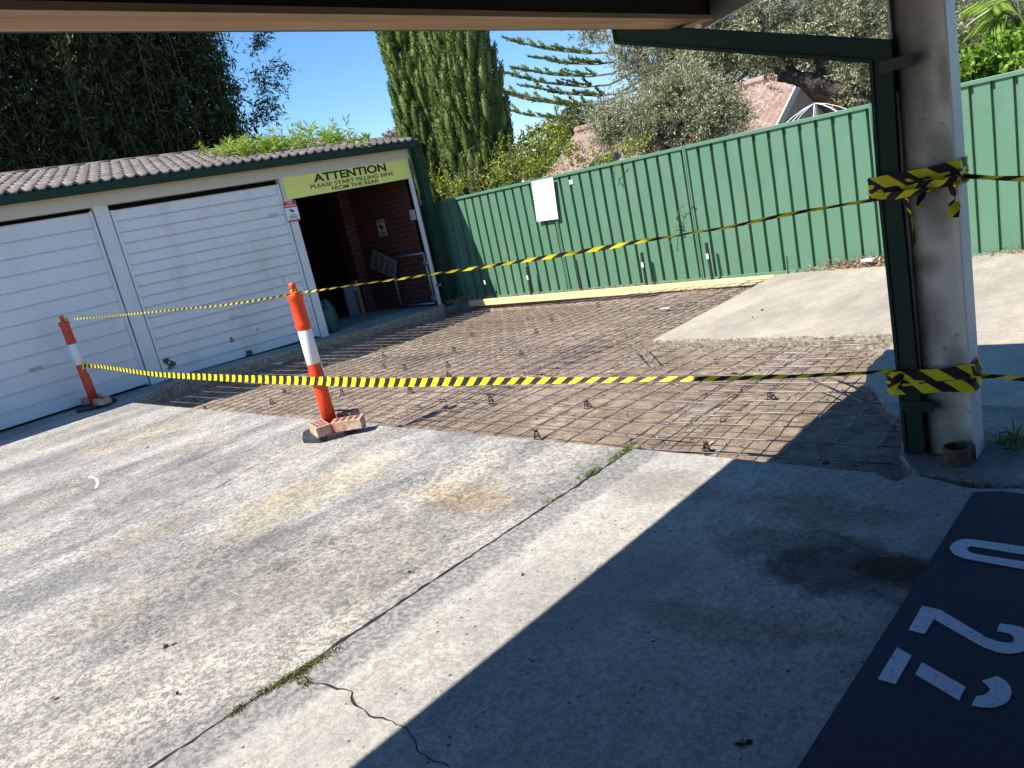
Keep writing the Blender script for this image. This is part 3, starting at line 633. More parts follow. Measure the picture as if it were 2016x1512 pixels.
# ================================================================ GARAGE
GX = -10.53
gar = empty('brick_garage', (GX, 5, 0), 0, 'row of white tilt door garages with a tiled roof and open bin bay', 'garage')
yE = 8.98
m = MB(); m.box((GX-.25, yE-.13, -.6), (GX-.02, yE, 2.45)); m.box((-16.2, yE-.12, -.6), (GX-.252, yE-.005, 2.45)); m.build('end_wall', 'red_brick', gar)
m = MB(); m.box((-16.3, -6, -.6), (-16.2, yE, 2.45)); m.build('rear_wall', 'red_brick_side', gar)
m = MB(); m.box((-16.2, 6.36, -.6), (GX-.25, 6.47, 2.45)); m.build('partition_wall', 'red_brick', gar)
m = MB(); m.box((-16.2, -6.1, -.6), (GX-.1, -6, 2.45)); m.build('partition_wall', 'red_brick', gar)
m = MB(); m.box((-12.66, yE-.36, -.6), (-12.36, yE-.131, 2.45)); m.build('brick_pier', 'red_brick_side', gar)
def pier(y0, y1, z0=-.2, lbl=None):
    m = MB(); m.box((GX-.12, y0, z0), (GX, y1, 2.36)); return m.build('door_pillar', 'white_timber', gar, bevel=.006)
pier(3.72, 3.90, 0.0); pier(6.40, 6.53, -.11); pier(1.0, 1.19, 0); pier(-1.7, -1.51, 0); pier(-4.4, -4.2, 0)
m = MB(); m.box((GX-.1, yE-.13, -.235), (GX+.012, yE-.055, 2.36)); m.build('corner_post', 'white_timber', gar, bevel=.004)
m = MB(); m.box((GX-.14, -6, 2.345), (GX+.03, yE-.03, 2.53)); m.build('lintel_board', 'cream_board', gar, bevel=.004)
# doors
def door(y0, y1, mat, zlo, ribs, kind):
    m = MB(); gap = .018; ya, yb = y0+gap, y1-gap; zt_ = 2.30 if kind == 'new' else 2.275
    X = GX-.045; prof = []                                    # (x, z) going up
    n = ribs; st = (zt_-zlo(0)*0-0.02)/n
    z_ = 0.02; prof.append((X, z_))
    for k in range(n):
        zz = .02+st*(k+1)
        if kind == 'new': prof += [(X, zz-.030), (X+.012, zz-.026), (X+.012, zz-.018), (X-.010, zz-.016), (X-.010, zz-.010), (X, zz-.006)]
        else: prof += [(X+.004, zz-.03), (X+.016, zz-.022), (X+.018, zz-.012), (X-.014, zz-.009), (X-.014, zz-.002), (X+.002, zz)]
    cols = 14; vs = []
    for c in range(cols+1):
        yy = ya+(yb-ya)*c/cols
        for i, (x, z) in enumerate(prof):
            f = z/zt_; zz = zlo(yy)+(z-.0)*(zt_-zlo(yy))/zt_
            vs.append((x+mnoise.noise(Vector((yy*1.5, zz*1.5, ribs)))*.006, yy, zz))
    k = len(prof); m.add(vs, [(c*k+i, (c+1)*k+i, (c+1)*k+i+1, c*k+i+1) for c in range(cols) for i in range(k-1)])
    d = m.build('garage_door', mat, gar)
    for (a, b_) in ((ya, ya+.035), (yb-.035, yb)):
        fr = MB(); fr.add([(GX-.06, a, zlo(a)+.01), (GX-.02, a, zlo(a)+.01), (GX-.02, b_, zlo(b_)+.01), (GX-.06, b_, zlo(b_)+.01), (GX-.06, a, zt_), (GX-.02, a, zt_), (GX-.02, b_, zt_), (GX-.06, b_, zt_)], [(0,3,2,1),(4,5,6,7),(0,1,5,4),(1,2,6,5),(2,3,7,6),(3,0,4,7)])
        fr.build('door_frame', mat, d)
    return d
zl1 = lambda y: .012; zl2 = lambda y: -.012-.03*max(0, y-3.9)
d1 = door(1.19, 3.72, 'white_door_new', zl1, 12, 'new'); d2 = door(3.90, 6.40, 'white_door_old', zl2, 16, 'old'); d0 = door(-1.51, 1.0, 'white_door_new', zl1, 12, 'new'); door(-4.2, -1.7, 'white_door_new', zl1, 12, 'new')
p = onx(72, 726, GX); m = MB(); m.box((GX-.05, p.y-.07, p.z-.012), (GX-.02, p.y+.07, p.z+.02)); m.box((GX-.02, p.y-.05, p.z-.004), (GX+.012, p.y+.05, p.z+.008)); m.build('handle', 'plate_grey', d1, bevel=.003)
p = onx(462, 625, GX); m = MB(); m.tube([(GX-.022, p.y+.05*cos(t), p.z+.022*sin(t)) for t in np.linspace(0, 2*pi, 13)], .004, 5); m.build('lock_ring', 'plate_grey', d2)
p = onx(541, 424, GX); m = MB(); m.box((GX-.03, p.y-.07, p.z-.022), (GX-.022, p.y+.07, p.z+.022)); s_ = m.build('door_label', 'plate_grey', d2)
p = onx(495, 697, GX); m = MB()
for k in range(9): 
    yy, zz = p.y+random.uniform(-.10, .08), p.z+random.uniform(-.05, .05); m.add([(GX-.03+random.uniform(0, .03), yy+random.uniform(-.05, .05), zz+random.uniform(-.04, .04)) for _ in range(3)], [(0, 1, 2)])
m.build('torn_flap', 'plate_grey', d2)
m = MB(); m.box((GX-.30, -6, 2.2), (GX-.20, 6.36, 2.45)); m.build('inner_lintel', 'gap_black', gar)
m = MB(); m.box((-16.2, -6, 2.46), (GX-.02, yE, 2.50)); m.build('ceiling', 'shade_dark_roof', gar)
# roof: pitched, ridge at x=-13.4; rolled tiles modelled
EX, RXX = -10.36, -13.4; EZ, RZ = 2.60, 3.20; y0r, y1r = -6.0, 9.08
course = 8; tw = .15; ncol = int((y1r-y0r)/tw); m = MB(); sub = 6; V = []; F = []
for cse in range(course):
    f0, f1 = cse/course, (cse+1)/course+.012
    for side in (0, 1):
        pass
    base = len(V); ycount = ncol*sub+1
    for e_ in (0, 1, 2):
        ff = f0 if e_ < 2 else f1; lift = (-.004, .030, .002)[e_]
        for j in range(ycount):
            yy = y0r+(y1r-y0r)*j/(ycount-1); ph = (yy-y0r)/((y1r-y0r)/ncol); ph -= math.floor(ph)
            roll = max(0, sin(pi*min(1, ph/.6)))*.045 if ph < .6 else -.006
            sag = mnoise.noise(Vector((yy*.5, ff*2, 2)))*.02+random.uniform(-.0015, .0015)
            V.append((EX+(RXX-EX)*min(ff, 1.0), yy, EZ+(RZ-EZ)*min(ff, 1.0)+(roll if e_ else roll*.9)+lift+sag*ff))
    for e_ in (0, 1):
        for j in range(ycount-1): a = base+e_*ycount+j; F.append((a, a+1, a+1+ycount, a+ycount))
npmesh('tiled_roof', V, F, 'concrete_tile', gar)
m = MB(); m.add([(RXX, y0r, RZ), (RXX, y1r, RZ), (-16.5, y1r, 2.55), (-16.5, y0r, 2.55)], [(0, 1, 2, 3)]); m.build('rear_roof_slope', 'concrete_tile', gar)
m = MB()
for k in range(int((y1r-y0r)/.4)):
    yy = y0r+k*.4; m.tube([(RXX, yy, RZ+.01), (RXX, yy+.42, RZ+.018)], .06, 10)
m.build('ridge_cap', 'concrete_tile', gar, True)
# gable infill + verge
m = MB(); m.add([(GX, yE-.02, 2.45), (RXX, yE-.02, RZ-.03), (-16.2, yE-.02, 2.45), (GX, yE-.1, 2.45), (RXX, yE-.1, RZ-.03), (-16.2, yE-.1, 2.45)], [(0, 1, 2), (5, 4, 3), (0, 3, 4, 1), (1, 4, 5, 2)]); m.build('gable', 'red_brick', gar)
m = MB(); Mx = None
for (xa, za, xb, zb_) in ((EX+.05, EZ-.10, RXX, RZ-.05), (RXX, RZ-.05, -16.5, 2.45)):
    m.add([(xa, y1r-.02, za-.02), (xb, y1r-.02, zb_-.02), (xb, y1r-.02, zb_+.09), (xa, y1r-.02, za+.09), (xa, y1r+.01, za-.02), (xb, y1r+.01, zb_-.02), (xb, y1r+.01, zb_+.09), (xa, y1r+.01, za+.09)], [(0,1,2,3),(7,6,5,4),(0,4,5,1),(1,5,6,2),(2,6,7,3),(3,7,4,0)])
m.build('barge_board', 'dark_green_metal', gar)
m = MB(); gut = [(-10.43, 2.60), (-10.43, 2.505), (-10.33, 2.500), (-10.315, 2.53), (-10.315, 2.59), (-10.305, 2.605), (-10.325, 2.605), (-10.327, 2.53), (-10.34, 2.512), (-10.42, 2.515), (-10.42, 2.60)]
n = len(gut); m.add([(x, y0r, z) for x, z in gut]+[(x, y1r+.02, z) for x, z in gut], [tuple(range(n)), tuple(range(2*n-1, n-1, -1))]+[(i, n+i, n+(i+1) % n, (i+1) % n) for i in range(n)]); m.build('gutter', 'dark_green_metal', gar)
m = MB(); m.box((-10.50, yE+.01, -.26), (-10.36, yE+.17, 2.50)); m.box((-10.44, yE-.03, 2.42), (-10.34, yE+.17, 2.502)); m.build('corner_downpipe', 'dark_green_metal', gar, bevel=.01)
# ATTENTION sign
sy0, sy1 = 6.435, 8.885
sg = empty('attention_sign', (GX+.04, 7.6, 2.02), 0, 'wide yellow ATTENTION sign about filling bins above the open bay', 'sign')
m = MB(); m.box((GX+.005, sy0, 2.025), (GX+.022, sy1, 2.355)); m.build('sign_board', 'sign_yellow', sg)
X = GX+.0235
text('ATTENTION', .168, (X, 7.70, 2.264), RX, 'sign_black', sg, 1.52, .0055)
text('PLEASE START FILLING BINS', .080, (X, 7.70, 2.150), RX, 'sign_black', sg, 1.66, .0010)
text('FROM THE REAR', .080, (X, 7.72, 2.073), RX, 'sign_black', sg, 1.58, .0010)
# red/white surveillance sign on the pillar
def camera_icon(m, M, s=1):
    m.prism([(-.5*s, .1*s), (-.35*s, .45*s), (.35*s, .12*s), (.2*s, -.22*s)], 0, .002, M)
    m.prism([(.25*s, -.2*s), (.38*s, .1*s), (.55*s, 0), (.42*s, -.28*s)], 0, .002, M)
    m.prism([(-.15*s, -.1*s), (0, -.15*s), (.05*s, -.5*s), (-.1*s, -.5*s)], 0, .002, M)
p0 = onx(569, 396, GX+.01); p1 = onx(580, 436, GX+.01); w_ = .215; zc1 = (p0.z+p1.z)/2; yc = (p0.y+p1.y)/2+.005; hh = (p0.z-p1.z)/2
sg = empty('warning_sign', (GX+.01, yc, zc1), 0, 'small red and white no trespassing camera sign on the white pillar', 'sign')
m = MB(); m.box((GX+.002, yc-w_/2, zc1-hh), (GX+.006, yc+w_/2, zc1+hh)); m.build('plate', 'sign_white', sg)
m = MB(); m.box((GX+.0065, yc-w_/2, zc1+hh-.095), (GX+.008, yc+w_/2, zc1+hh)); m.build('red_band', 'sign_red', sg); m = MB(); m.box((GX+.0065, yc-w_/2, zc1-hh), (GX+.008, yc+w_/2, zc1-hh+.028)); m.build('red_band', 'sign_red', sg)
text('NO', .045, (GX+.0085, yc, zc1+hh-.027), RX, 'sign_white', sg, 1.1, .001); text('TRESPASSING', .030, (GX+.0085, yc, zc1+hh-.068), RX, 'sign_white', sg, 1.0, .0008)
m = MB(); camera_icon(m, Matrix.Translation((GX+.0065, yc, zc1+.005)) @ RX, .075); m.build('camera_symbol', 'sign_black', sg)
for k, t in enumerate(('24 HOUR', 'SURVEILLANCE', 'CAMERAS IN USE')): text(t, .020, (GX+.0065, yc, zc1-.055-.022*k), RX, 'sign_black', sg, 1, .0004)
# things inside the bin bay
Yw = yE-.135
p = ony(751, 449, Yw-.01); sg = empty('camera_sign', (p.x, Yw, p.z), 0, 'narrow yellow camera warning sign on the inner brick wall', 'sign')
m = MB(); m.box((p.x-.12, Yw-.008, p.z-.15), (p.x+.12, Yw-.003, p.z+.15)); m.build('plate', 'dim_yellow', sg); m = MB(); m.box((p.x-.1, Yw-.0105, p.z-.06), (p.x+.1, Yw-.0085, p.z+.085)); m.build('white_panel', 'plate_grey', sg)
m = MB(); camera_icon(m, Matrix.Translation((p.x, Yw-.011, p.z+.01)) @ RY, .13); m.build('camera_symbol', 'sign_black', sg)
text('WARNING', .04, (p.x, Yw-.0085, p.z+.115), RY, 'sign_black', sg, 1, .0008); text('CAMERAS', .04, (p.x, Yw-.0085, p.z-.09), RY, 'sign_black', sg, 1, .0008); text('IN USE', .035, (p.x, Yw-.0085, p.z-.128), RY, 'sign_black', sg, 1, .0008)
gt = empty('tube_gate', (-10.44, 8.78, -.15), 0, 'galvanised tube gate frame folded back against the inner brick wall', 'gate')
m = MB(); Yg = 8.76
for a, b_ in (((-11.47, .755), (-10.50, .75)), ((-11.47, .755), (-11.45, -.14)), ((-11.45, -.14), (-10.50, -.14)), ((-10.50, .75), (-10.50, -.14))): m.tube([(a[0], Yg, a[1]), (b_[0], Yg, b_[1])], .017, 8)
m.build('tube_frame', 'galvanised', gt, True)
for z_ in (.55, -.08): m = MB(); m.box((-10.53, Yg-.03, z_), (-10.44, Yg+.03, z_+.065)); m.build('hinge', 'galvanised', gt)
D = [ony(*a, 8.70) for a in ((735, 491), (781, 515), (778, 548), (729, 527))]
sg = empty('tilted_sign', D[0], 0, 'grey rectangular notice hanging tilted on the gate frame in the bay', 'sign')
m = MB(); m.add([(q_.x, 8.70, q_.z) for q_ in D]+[(q_.x, 8.706, q_.z) for q_ in D], [(0, 3, 2, 1), (4, 5, 6, 7), (0, 1, 5, 4), (1, 2, 6, 5), (2, 3, 7, 6), (3, 0, 4, 7)]); m.build('plate', 'sign_grey', sg)
m = MB(); 
for r in range(6):
    u0 = (r+.8)/7
    for s0, s1 in ((.08, .28), (.32, .5), (.54, .75), (.79, .93)):
        s0 += random.uniform(-.02, .02)
        A = lambda s, u: D[0].lerp(D[1], s).lerp(D[3].lerp(D[2], s), u)
        m.add([(A(s0, u0).x, 8.698, A(s0, u0).z), (A(s0, u0+.07).x, 8.698, A(s0, u0+.07).z), (A(s1, u0+.07).x, 8.698, A(s1, u0+.07).z), (A(s1, u0).x, 8.698, A(s1, u0).z)], [(0, 1, 2, 3)])
m.build('text_lines', 'gap_black', sg)
m = MB(); P = [onx(*a, -12.3) for a in ((675.6, 565), (723, 560), (729, 619), (680, 619))]; m.box((-12.36, P[0].y, -.18), (-12.3, 8.40, P[0].z)); tag(m.build('grey_panel', 'board_grey', bevel=.004), 'blue grey board standing on the bin bay floor', 'board')
m = MB(); q_ = ony(738, 540, 8.55); m.box((-12.35, 8.42, -.19), (-12.25, 8.50, .47)); e = m.build('timber_stub', 'old_wood'); tag(e, 'short brown timber post beside the board in the bay', 'post')
m = MB(); m.box((-12.36, 8.40, .28), (-12.245, 8.419, .42)); m.build('socket_box', 'plate_grey', e)
# teal sack
def blob(name, c, r, mat, parent=None, seed=0, amp=.25, n=18, flat=.3):
    V = []; F = []
    for i in range(n+1):
        th = pi*i/n
        for j in range(2*n):
            ph = pi*j/n; d = Vector((sin(th)*cos(ph), sin(th)*sin(ph), cos(th))); k = 1+amp*mnoise.fractal(d*1.8+Vector((seed, 0, 0)), 1, 2, 4)
            V.append((c[0]+d.x*r[0]*k, c[1]+d.y*r[1]*k, max(c[2]-r[2]*(1-flat), c[2]+d.z*r[2]*k)))
    F = [(i*2*n+j, i*2*n+(j+1) % (2*n), (i+1)*2*n+(j+1) % (2*n), (i+1)*2*n+j) for i in range(n) for j in range(2*n)]
    return npmesh(name, V, F, mat, parent, True)
tag(blob('teal_sack', (-10.75, 6.72, .08), (.13, .16, .33), 'teal_bag', seed=3), 'teal plastic sack slumped behind the pillar of the bin bay', 'sack')
tag(blob('dark_bag', (-11.6, 6.9, .0), (.2, .2, .2), 'board_grey', seed=8), 'dim bag on the floor inside the bin bay', 'bag')
p = onx(813, 423, GX+.0); m = MB(); m.box((GX-.16, yE-.16, p.z-.09), (GX-.03, yE-.145, p.z+.09)); m.box((GX-.12, yE-.165, p.z-.02), (GX-.07, yE-.1605, p.z+.02)); tag(m.build('switch_plate', 'plate_grey', bevel=.004), 'pale metal switch plate on the brick beside the corner post', 'switch plate')
m = MB(); m.tube([(GX+.02, yE-.10, .14), (GX+.13, yE-.10, .15)], .012, 8); m.tube([(GX+.12, yE-.12, .15), (GX+.14, yE-.08, .15)], .018, 8); tag(m.build('wall_tap', 'galvanised'), 'small metal tap sticking out of the corner post foot', 'tap')
# loose bamboo foliage on the roof
P = []; D_ = []
for k in range(85):
    bx_ = random.uniform(6.1, 8.75); x_ = random.uniform(-12.3, -11.0); z_ = EZ+(EX-x_)*.197+.03; hgt = random.uniform(.10, .38)*(1.15 if 7.3 < bx_ < 8.3 else .7)
    lean = Vector((random.uniform(-.3, .5), random.uniform(-.3, .5), 1)).normalized()
    for j in range(34):
        t = random.random(); P.append(Vector((x_, bx_, z_))+lean*hgt*t); D_.append((random.gauss(0, 1), random.gauss(0, 1), random.gauss(.3, .6)))
for k in range(60):
    P.append(Vector((-10.4+random.uniform(-.5, .05), 8.0+random.gauss(0, .10), 2.78-random.uniform(0, .16)))); D_.append((random.gauss(.5, .5), random.gauss(0, .6), random.gauss(-.8, .4)))
V, F = leaves(np.array(P), np.array(D_), rng.uniform(.08, .18, len(P)), .022)
tag(npmesh('roof_bamboo', V, F, 'bamboo_light'), 'bright yellow green bamboo shoots lying on the garage roof', 'plant')
# ================================================================ CARPORT
cp = empty('carport', (-1, 0, 0), 0, 'carport roof overhead with a rough timber edge beam', 'carport')
m = MB(); yy_ = np.linspace(-7, 3.47, 90); vs = []
for y_ in yy_:
    w_ = .006*mnoise.noise(Vector((y_*1.1, 0, 2))); vs += [(-1.945+w_*.5, y_, 2.0), (-1.80+w_, y_, 2.0), (-1.80+w_, y_, 2.018), (-1.945+w_*.5, y_, 2.018)]
m.add(vs, [(4*i+k, 4*i+(k+1) % 4, 4*i+4+(k+1) % 4, 4*i+4+k) for i in range(89) for k in range(4)]+[(3, 2, 1, 0), (356, 357, 358, 359)]); m.build('beam_underside', 'beam_timber', cp)  # brown underside of the beam, split off from its darkened inner face
m = MB(); m.box((-1.94, -7, 2.0185), (-1.806, 3.465, 2.24)); m.build('shaded_beam_face', 'shade_dark_roof', cp)  # inner face of the beam, its shade put into a near-black colour
wl = empty('added_sky_blocker', (3.7, -1, 0), 0, 'added unseen brick wall cutting sky light under the carport', 'building'); m = MB(); m.box((3.6, -5.2, -.1), (3.85, 3.2, 2.9)); m.build('wall', 'red_brick_side', wl); m = MB(); m.box((-1.9, -5.4, -.1), (3.85, -5.2, 2.9)); m.build('wall', 'red_brick', wl)  # walls out of view, added to keep sky light off the shaded slab
rs = .12
m = MB(); x0c, x1c = -2.28, 6.0
m.add([(x0c, -7, 2.245), (x0c, 3.49, 2.245), (x1c, 3.49, 2.245+rs*(x1c-x0c)), (x1c, -7, 2.245+rs*(x1c-x0c))], [(0, 1, 2, 3)]); v0 = m.v[:]
m.add([(x, y, z+.03) for x, y, z in v0], [(3, 2, 1, 0)])
m.add(v0+[(x, y, z+.03) for x, y, z in v0], [(0, 4, 5, 1), (1, 5, 6, 2), (2, 6, 7, 3), (3, 7, 4, 0)]); m.build('roof_sheet', 'shade_dark_roof', cp)
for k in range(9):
    yy = 3.1-k*1.1; m = MB(); z0_ = 2.02; m.add([(-1.798, yy, 2.08), (5.9, yy, 2.08+rs*7.7), (5.9, yy, 2.24+rs*7.7), (-1.798, yy, 2.24+.0), (-1.798, yy+.045, 2.08), (5.9, yy+.045, 2.08+rs*7.7), (5.9, yy+.045, 2.24+rs*7.7), (-1.798, yy+.045, 2.24)], [(0,1,2,3),(7,6,5,4),(0,4,5,1),(1,5,6,2),(2,6,7,3),(3,7,4,0)]); m.build('rafter', 'shade_dark_roof', cp)
# barge
A = ony(1385, 57, 3.50); B = ony(1480, 2, 3.50); sl_ = (B.z-A.z)/(B.x-A.x); w0 = ony(1440, 52, 3.50)
m = MB(); xa, xb = A.x-.005, 6.0; zA = A.z; zB = A.z+(xb-xa)*sl_*.6
sl_ = .17
m.add([(xa, 3.495, A.z-.0), (xb, 3.495, A.z+(xb-xa)*sl_), (xb, 3.495, A.z+.30+(xb-xa)*sl_), (xa, 3.495, A.z+.30), (xa, 3.52, A.z-.0), (xb, 3.52, A.z+(xb-xa)*sl_), (xb, 3.52, A.z+.30+(xb-xa)*sl_), (xa, 3.52, A.z+.30)], [(0,1,2,3),(7,6,5,4),(0,4,5,1),(1,5,6,2),(2,6,7,3),(3,7,4,0)])
m.build('barge_board', 'barge_cream', cp)
m = MB(); m.box((-2.30, -7, 2.12), (-2.26, 3.49, 2.262)); m.build('fascia', 'barge_cream', cp)
m = MB(); m.box((-2.26, -7, 2.112), (-1.947, 3.49, 2.12)); m.build('soffit', 'soffit_grey', cp)
m = MB(); m.box((-2.42, -7, 2.13), (-2.305, 3.46, 2.24)); m.build('gutter', 'dark_green_metal', cp)
# downpipe
dp = empty('downpipe', (-1.09, 3.33, 0), 0, 'dark green rectangular downpipe running along to the column and down it', 'downpipe')
def duct(pts, w, h, name='pipe', Y=3.33, rib=True):
    """rectangular pipe in the plane y=Y through (x,z) points, mitred; w is the width in the plane, h the depth"""
    m = MB(); n = len(pts); P = [Vector(p) for p in pts]; L_ = []; R_ = []
    for i in range(n):
        d0 = (P[i]-P[i-1]).normalized() if i else None; d1_ = (P[i+1]-P[i]).normalized() if i < n-1 else None
        if d0 is None: nn = Vector((-d1_.y, d1_.x)); k = 1
        elif d1_ is None: nn = Vector((-d0.y, d0.x)); k = 1
        else: n0 = Vector((-d0.y, d0.x)); n1 = Vector((-d1_.y, d1_.x)); nn = (n0+n1).normalized(); k = 1/max(.3, nn.dot(n0))
        L_.append(P[i]+nn*k*w/2); R_.append(P[i]-nn*k*w/2)
    def strip(fa, fb, ya, yb):
        vs = []; 
        for l, r in zip(L_, R_):
            a = l.lerp(r, fa); b_ = l.lerp(r, fb); vs += [(a.x, ya, a.y), (b_.x, ya, b_.y), (b_.x, yb, b_.y), (a.x, yb, a.y)]
        fs = [(4*i+k, 4*i+(k+1) % 4, 4*i+4+(k+1) % 4, 4*i+4+k) for i in range(n-1) for k in range(4)]+[(3, 2, 1, 0), (4*n-4, 4*n-3, 4*n-2, 4*n-1)]
        m.add(vs, fs)
    strip(0, 1, Y-h/2, Y+h/2)
    if rib: strip(.02, .17, Y-h/2-.006, Y-h/2-.0003); strip(.83, .98, Y-h/2-.006, Y-h/2-.0003)
    return m
PY = 3.36
pts = []
for (x, y) in ((1213, 20), (1222, 68), (1733, 102), (1748, 350), (1802, 893)):
    q_ = ony(x, y, PY-.03); pts.append((q_.x, q_.z))
duct(pts, .088, .06, Y=PY).build('pipe', 'dark_green_metal', dp)
for yy, mt in ((127, 'black_plastic'), (800, 'dark_green_metal')):
    q_ = ony(1758 if yy < 200 else 1800, yy, PY-.04); m = MB(); m.box((q_.x-.05, PY-.042, q_.z-.022), (q_.x+.075, PY-.036, q_.z+.022)); m.build('bracket', mt, dp)
# column (channel section, dirty web facing us)
col = empty('steel_column', (-.93, 3.4, 0), 0, 'grimy off white steel column carrying the carport roof', 'column')
xl, xr = -1.035, -.838; zt2 = 2.42
m = MB(); m.box((xl+.008, 3.372, -.05), (xr-.008, 3.384, zt2)); m.build('web', 'column_paint', col)
m = MB(); m.box((xl, 3.345, -.05), (xl+.008, 3.46, zt2)); m.build('flange', 'column_edge', col)
m = MB(); m.box((xr-.008, 3.345, -.05), (xr, 3.47, zt2)); m.mat('column_edge'); o = m.build('flange', None, col)
o.data.materials.clear(); o.data.materials.append(MT['shaded_column_side']); o.data.materials.append(MT['column_edge'])
for pl in o.data.polygons:
    pl.material_index = 1 if pl.normal.y < -.5 else 0
ps = ony(1882, 905, 3.27); m = MB(); x_, y_ = ps.x, 3.29
R0, R1, hP = .050, .043, .075
m.lathe([(R1, .0), (R1, hP-.002), (R1+.001, hP), (R0-.001, hP), (R0, hP-.002), (R0, -.02), (R0+.001, -.021)][::-1], 28, (x_, y_, .0)); tag(m.build('pipe_stub', 'rusty_pipe', smooth=False), 'short open brown pipe stub at the foot of the column', 'pipe')
# ================================================================ BOLLARDS
def bollard(loc, lean, spin, label, dull=False):
    e = empty('bollard', loc, 0, label, 'bollard', 'orange bollards with hazard tape', keep=False); e.rotation_euler = (lean[0], lean[1], spin)
    om = 'dull_orange_plastic' if dull else 'orange_plastic'
    m = MB(); m.prism([(.24*cos(2*pi*(k+.5)/8)*(1.0), .24*sin(2*pi*(k+.5)/8)) for k in range(8)], 0, .042); m.build('rubber_base', 'black_rubber', e, bevel=.006)
    m = MB(); m.lathe([(.054, .04), (.052, .30), (.0505, .55), (.0500, .81), (.055, .822), (.0572, .838), (.055, .855), (.0520, .868), (.052, 1.02), (.056, 1.03), (.060, 1.042), (.060, 1.066), (.053, 1.08), (.025, 1.088), (.022, 1.10), (.024, 1.112), (.026, 1.13), (.022, 1.15), (.006, 1.155)], 32); m.build('post', om, e, True)
    m = MB(); m.lathe([(.0508, .545), (.0520, .547), (.0508, .80), (.0498, .802)], 32); m.build('reflective_band', 'reflective_sheet', e, True)
    m = MB(); vs = []
    for k in range(7):
        an = radians(28+k*6)-spin; vs += [(.058*cos(an), .058*sin(an), .42), (.054*cos(an), .054*sin(an), .55)]
    m.add(vs, [(2*k, 2*k+2, 2*k+3, 2*k+1) for k in range(6)]); m.build('peeling_flap', 'reflective_sheet', e, True)
    return e
B1 = onz(651, 834, .07); B2 = onz(187, 790, .07)
bollard((B1.x, B1.y, 0), (0, 0), .2, 'near orange bollard on a black base weighed down with bricks')
bollard((B2.x, B2.y, 0), (0, radians(-2.5)), .6, 'far dull orange bollard in the shade by the garage door', True)
def brick(loc, rz, tilt, label, n):
    e = empty('brick', loc, 0, label, 'brick', 'bricks weighing down the bollards', keep=False); e.rotation_euler = (tilt[0], tilt[1], rz)
    l, w, h = .23, .11, .076; m = MB(); hs = []
    for i in range(4):
        for j in range(2 if n == 2 else 3):
            hs.append(((-.5+(i+.5)/4)*l*.86, (-.5+(j+.5)/(2 if n == 2 else 3))*w*.78))
    m.box((-l/2, -w/2, 0), (l/2, w/2, h)); m.build('clay_body', 'loose_brick', e, bevel=.003)
    m = MB()
    for (x, y) in hs: m.box((x-.014, y-.011, h+.0003), (x+.014, y+.011, h+.0012))
    m.build('core_holes', 'brick_hole', e); return e
bz = .043
def bp(x, y, z=bz): q_ = onz(x, y, z); return (q_.x, q_.y, z)
brick(bp(633, 853), radians(-18), (0, 0), 'pinkish cored brick at the front left of the near bollard', 3)
brick(bp(688, 843), radians(38), (.03, .02), 'cored brick resting at the right of the near bollard', 3)
brick((B1.x-.02, B1.y+.14, bz), radians(15), (0, 0), 'cored brick behind the near bollard', 3)
brick(bp(203, 795), radians(8), (0, 0), 'reddish brick at the foot of the far bollard', 3)
brick((B2.x-.17, B2.y+.02, bz), radians(70), (0, 0), 'dark brick behind the far bollard', 2)
# ================================================================ HAZARD TAPE
def tape(name, P, Wd, roll, label, per=.10, n=260, u0=0, cat='hazard tape', flip=False):
    """P: 3-D control points; Wd: half widths; roll: twist angle (0 = upright ribbon) per control point"""
    P = [Vector(p) for p in P]; k = len(P)-1; cum = [0]
    for a, b_ in zip(P, P[1:]): cum.append(cum[-1]+(b_-a).length)
    def cr_(i, t):
        p0, p1, p2, p3 = P[max(i-1, 0)], P[i], P[i+1], P[min(i+2, k)]
        return .5*((2*p1)+(p2-p0)*t+(2*p0-5*p1+4*p2-p3)*t*t+(3*p1-p0-3*p2+p3)*t**3)
    V = []; U = []; s_ = u0; last = None; per_seg = max(4, n//k)
    pts = [(cr_(i, j/per_seg), Wd[i]+(Wd[i+1]-Wd[i])*j/per_seg, roll[i]+(roll[i+1]-roll[i])*j/per_seg) for i in range(k) for j in range(per_seg)]+[(P[-1], Wd[-1], roll[-1])]
    for i, (p, w, r) in enumerate(pts):
        t = (pts[min(i+1, len(pts)-1)][0]-pts[max(i-1, 0)][0]).normalized(); up = Vector((0, 0, 1)); up = (up-t*up.dot(t)); up = up.normalized() if up.length > 1e-4 else Vector((1, 0, 0)); sd = t.cross(up)
        d = up*cos(r)+sd*sin(r)
        r += .30*mnoise.noise(p*3.1+Vector((0, 0, 9)))+.15*mnoise.noise(p*11); w *= 1+.16*mnoise.noise(p*6)
        if last is not None: s_ += (p-last).length/per
        last = p; bul = d.cross(t)*w*.12
        V += [p+d*w, p+bul, p-d*w]; U.append(s_)
    m = MB(); fs = []; uv = []
    for i in range(len(pts)-1):
        a = 3*i; fs += [(a, a+1, a+4, a+3), (a+1, a+2, a+5, a+4)]
        uv += [((U[i], 0), (U[i], .5), (U[i+1], .5), (U[i+1], 0)), ((U[i], .5), (U[i], 1), (U[i+1], 1), (U[i+1], .5))]
        if flip: uv[-2:] = [tuple((u_, 1-v_) for u_, v_ in q_) for q_ in uv[-2:]]
    m.add(V, fs, uv); o = m.build(name, 'hazard_tape', smooth=True)
    return tag(o, label, cat) if label else o
def path(pxs, y0=None):
    out = []
    for (x, y, Y) in pxs: out.append(ony(x, y, Y))
    return out
yB1 = B1.y-.058; yB2 = B2.y
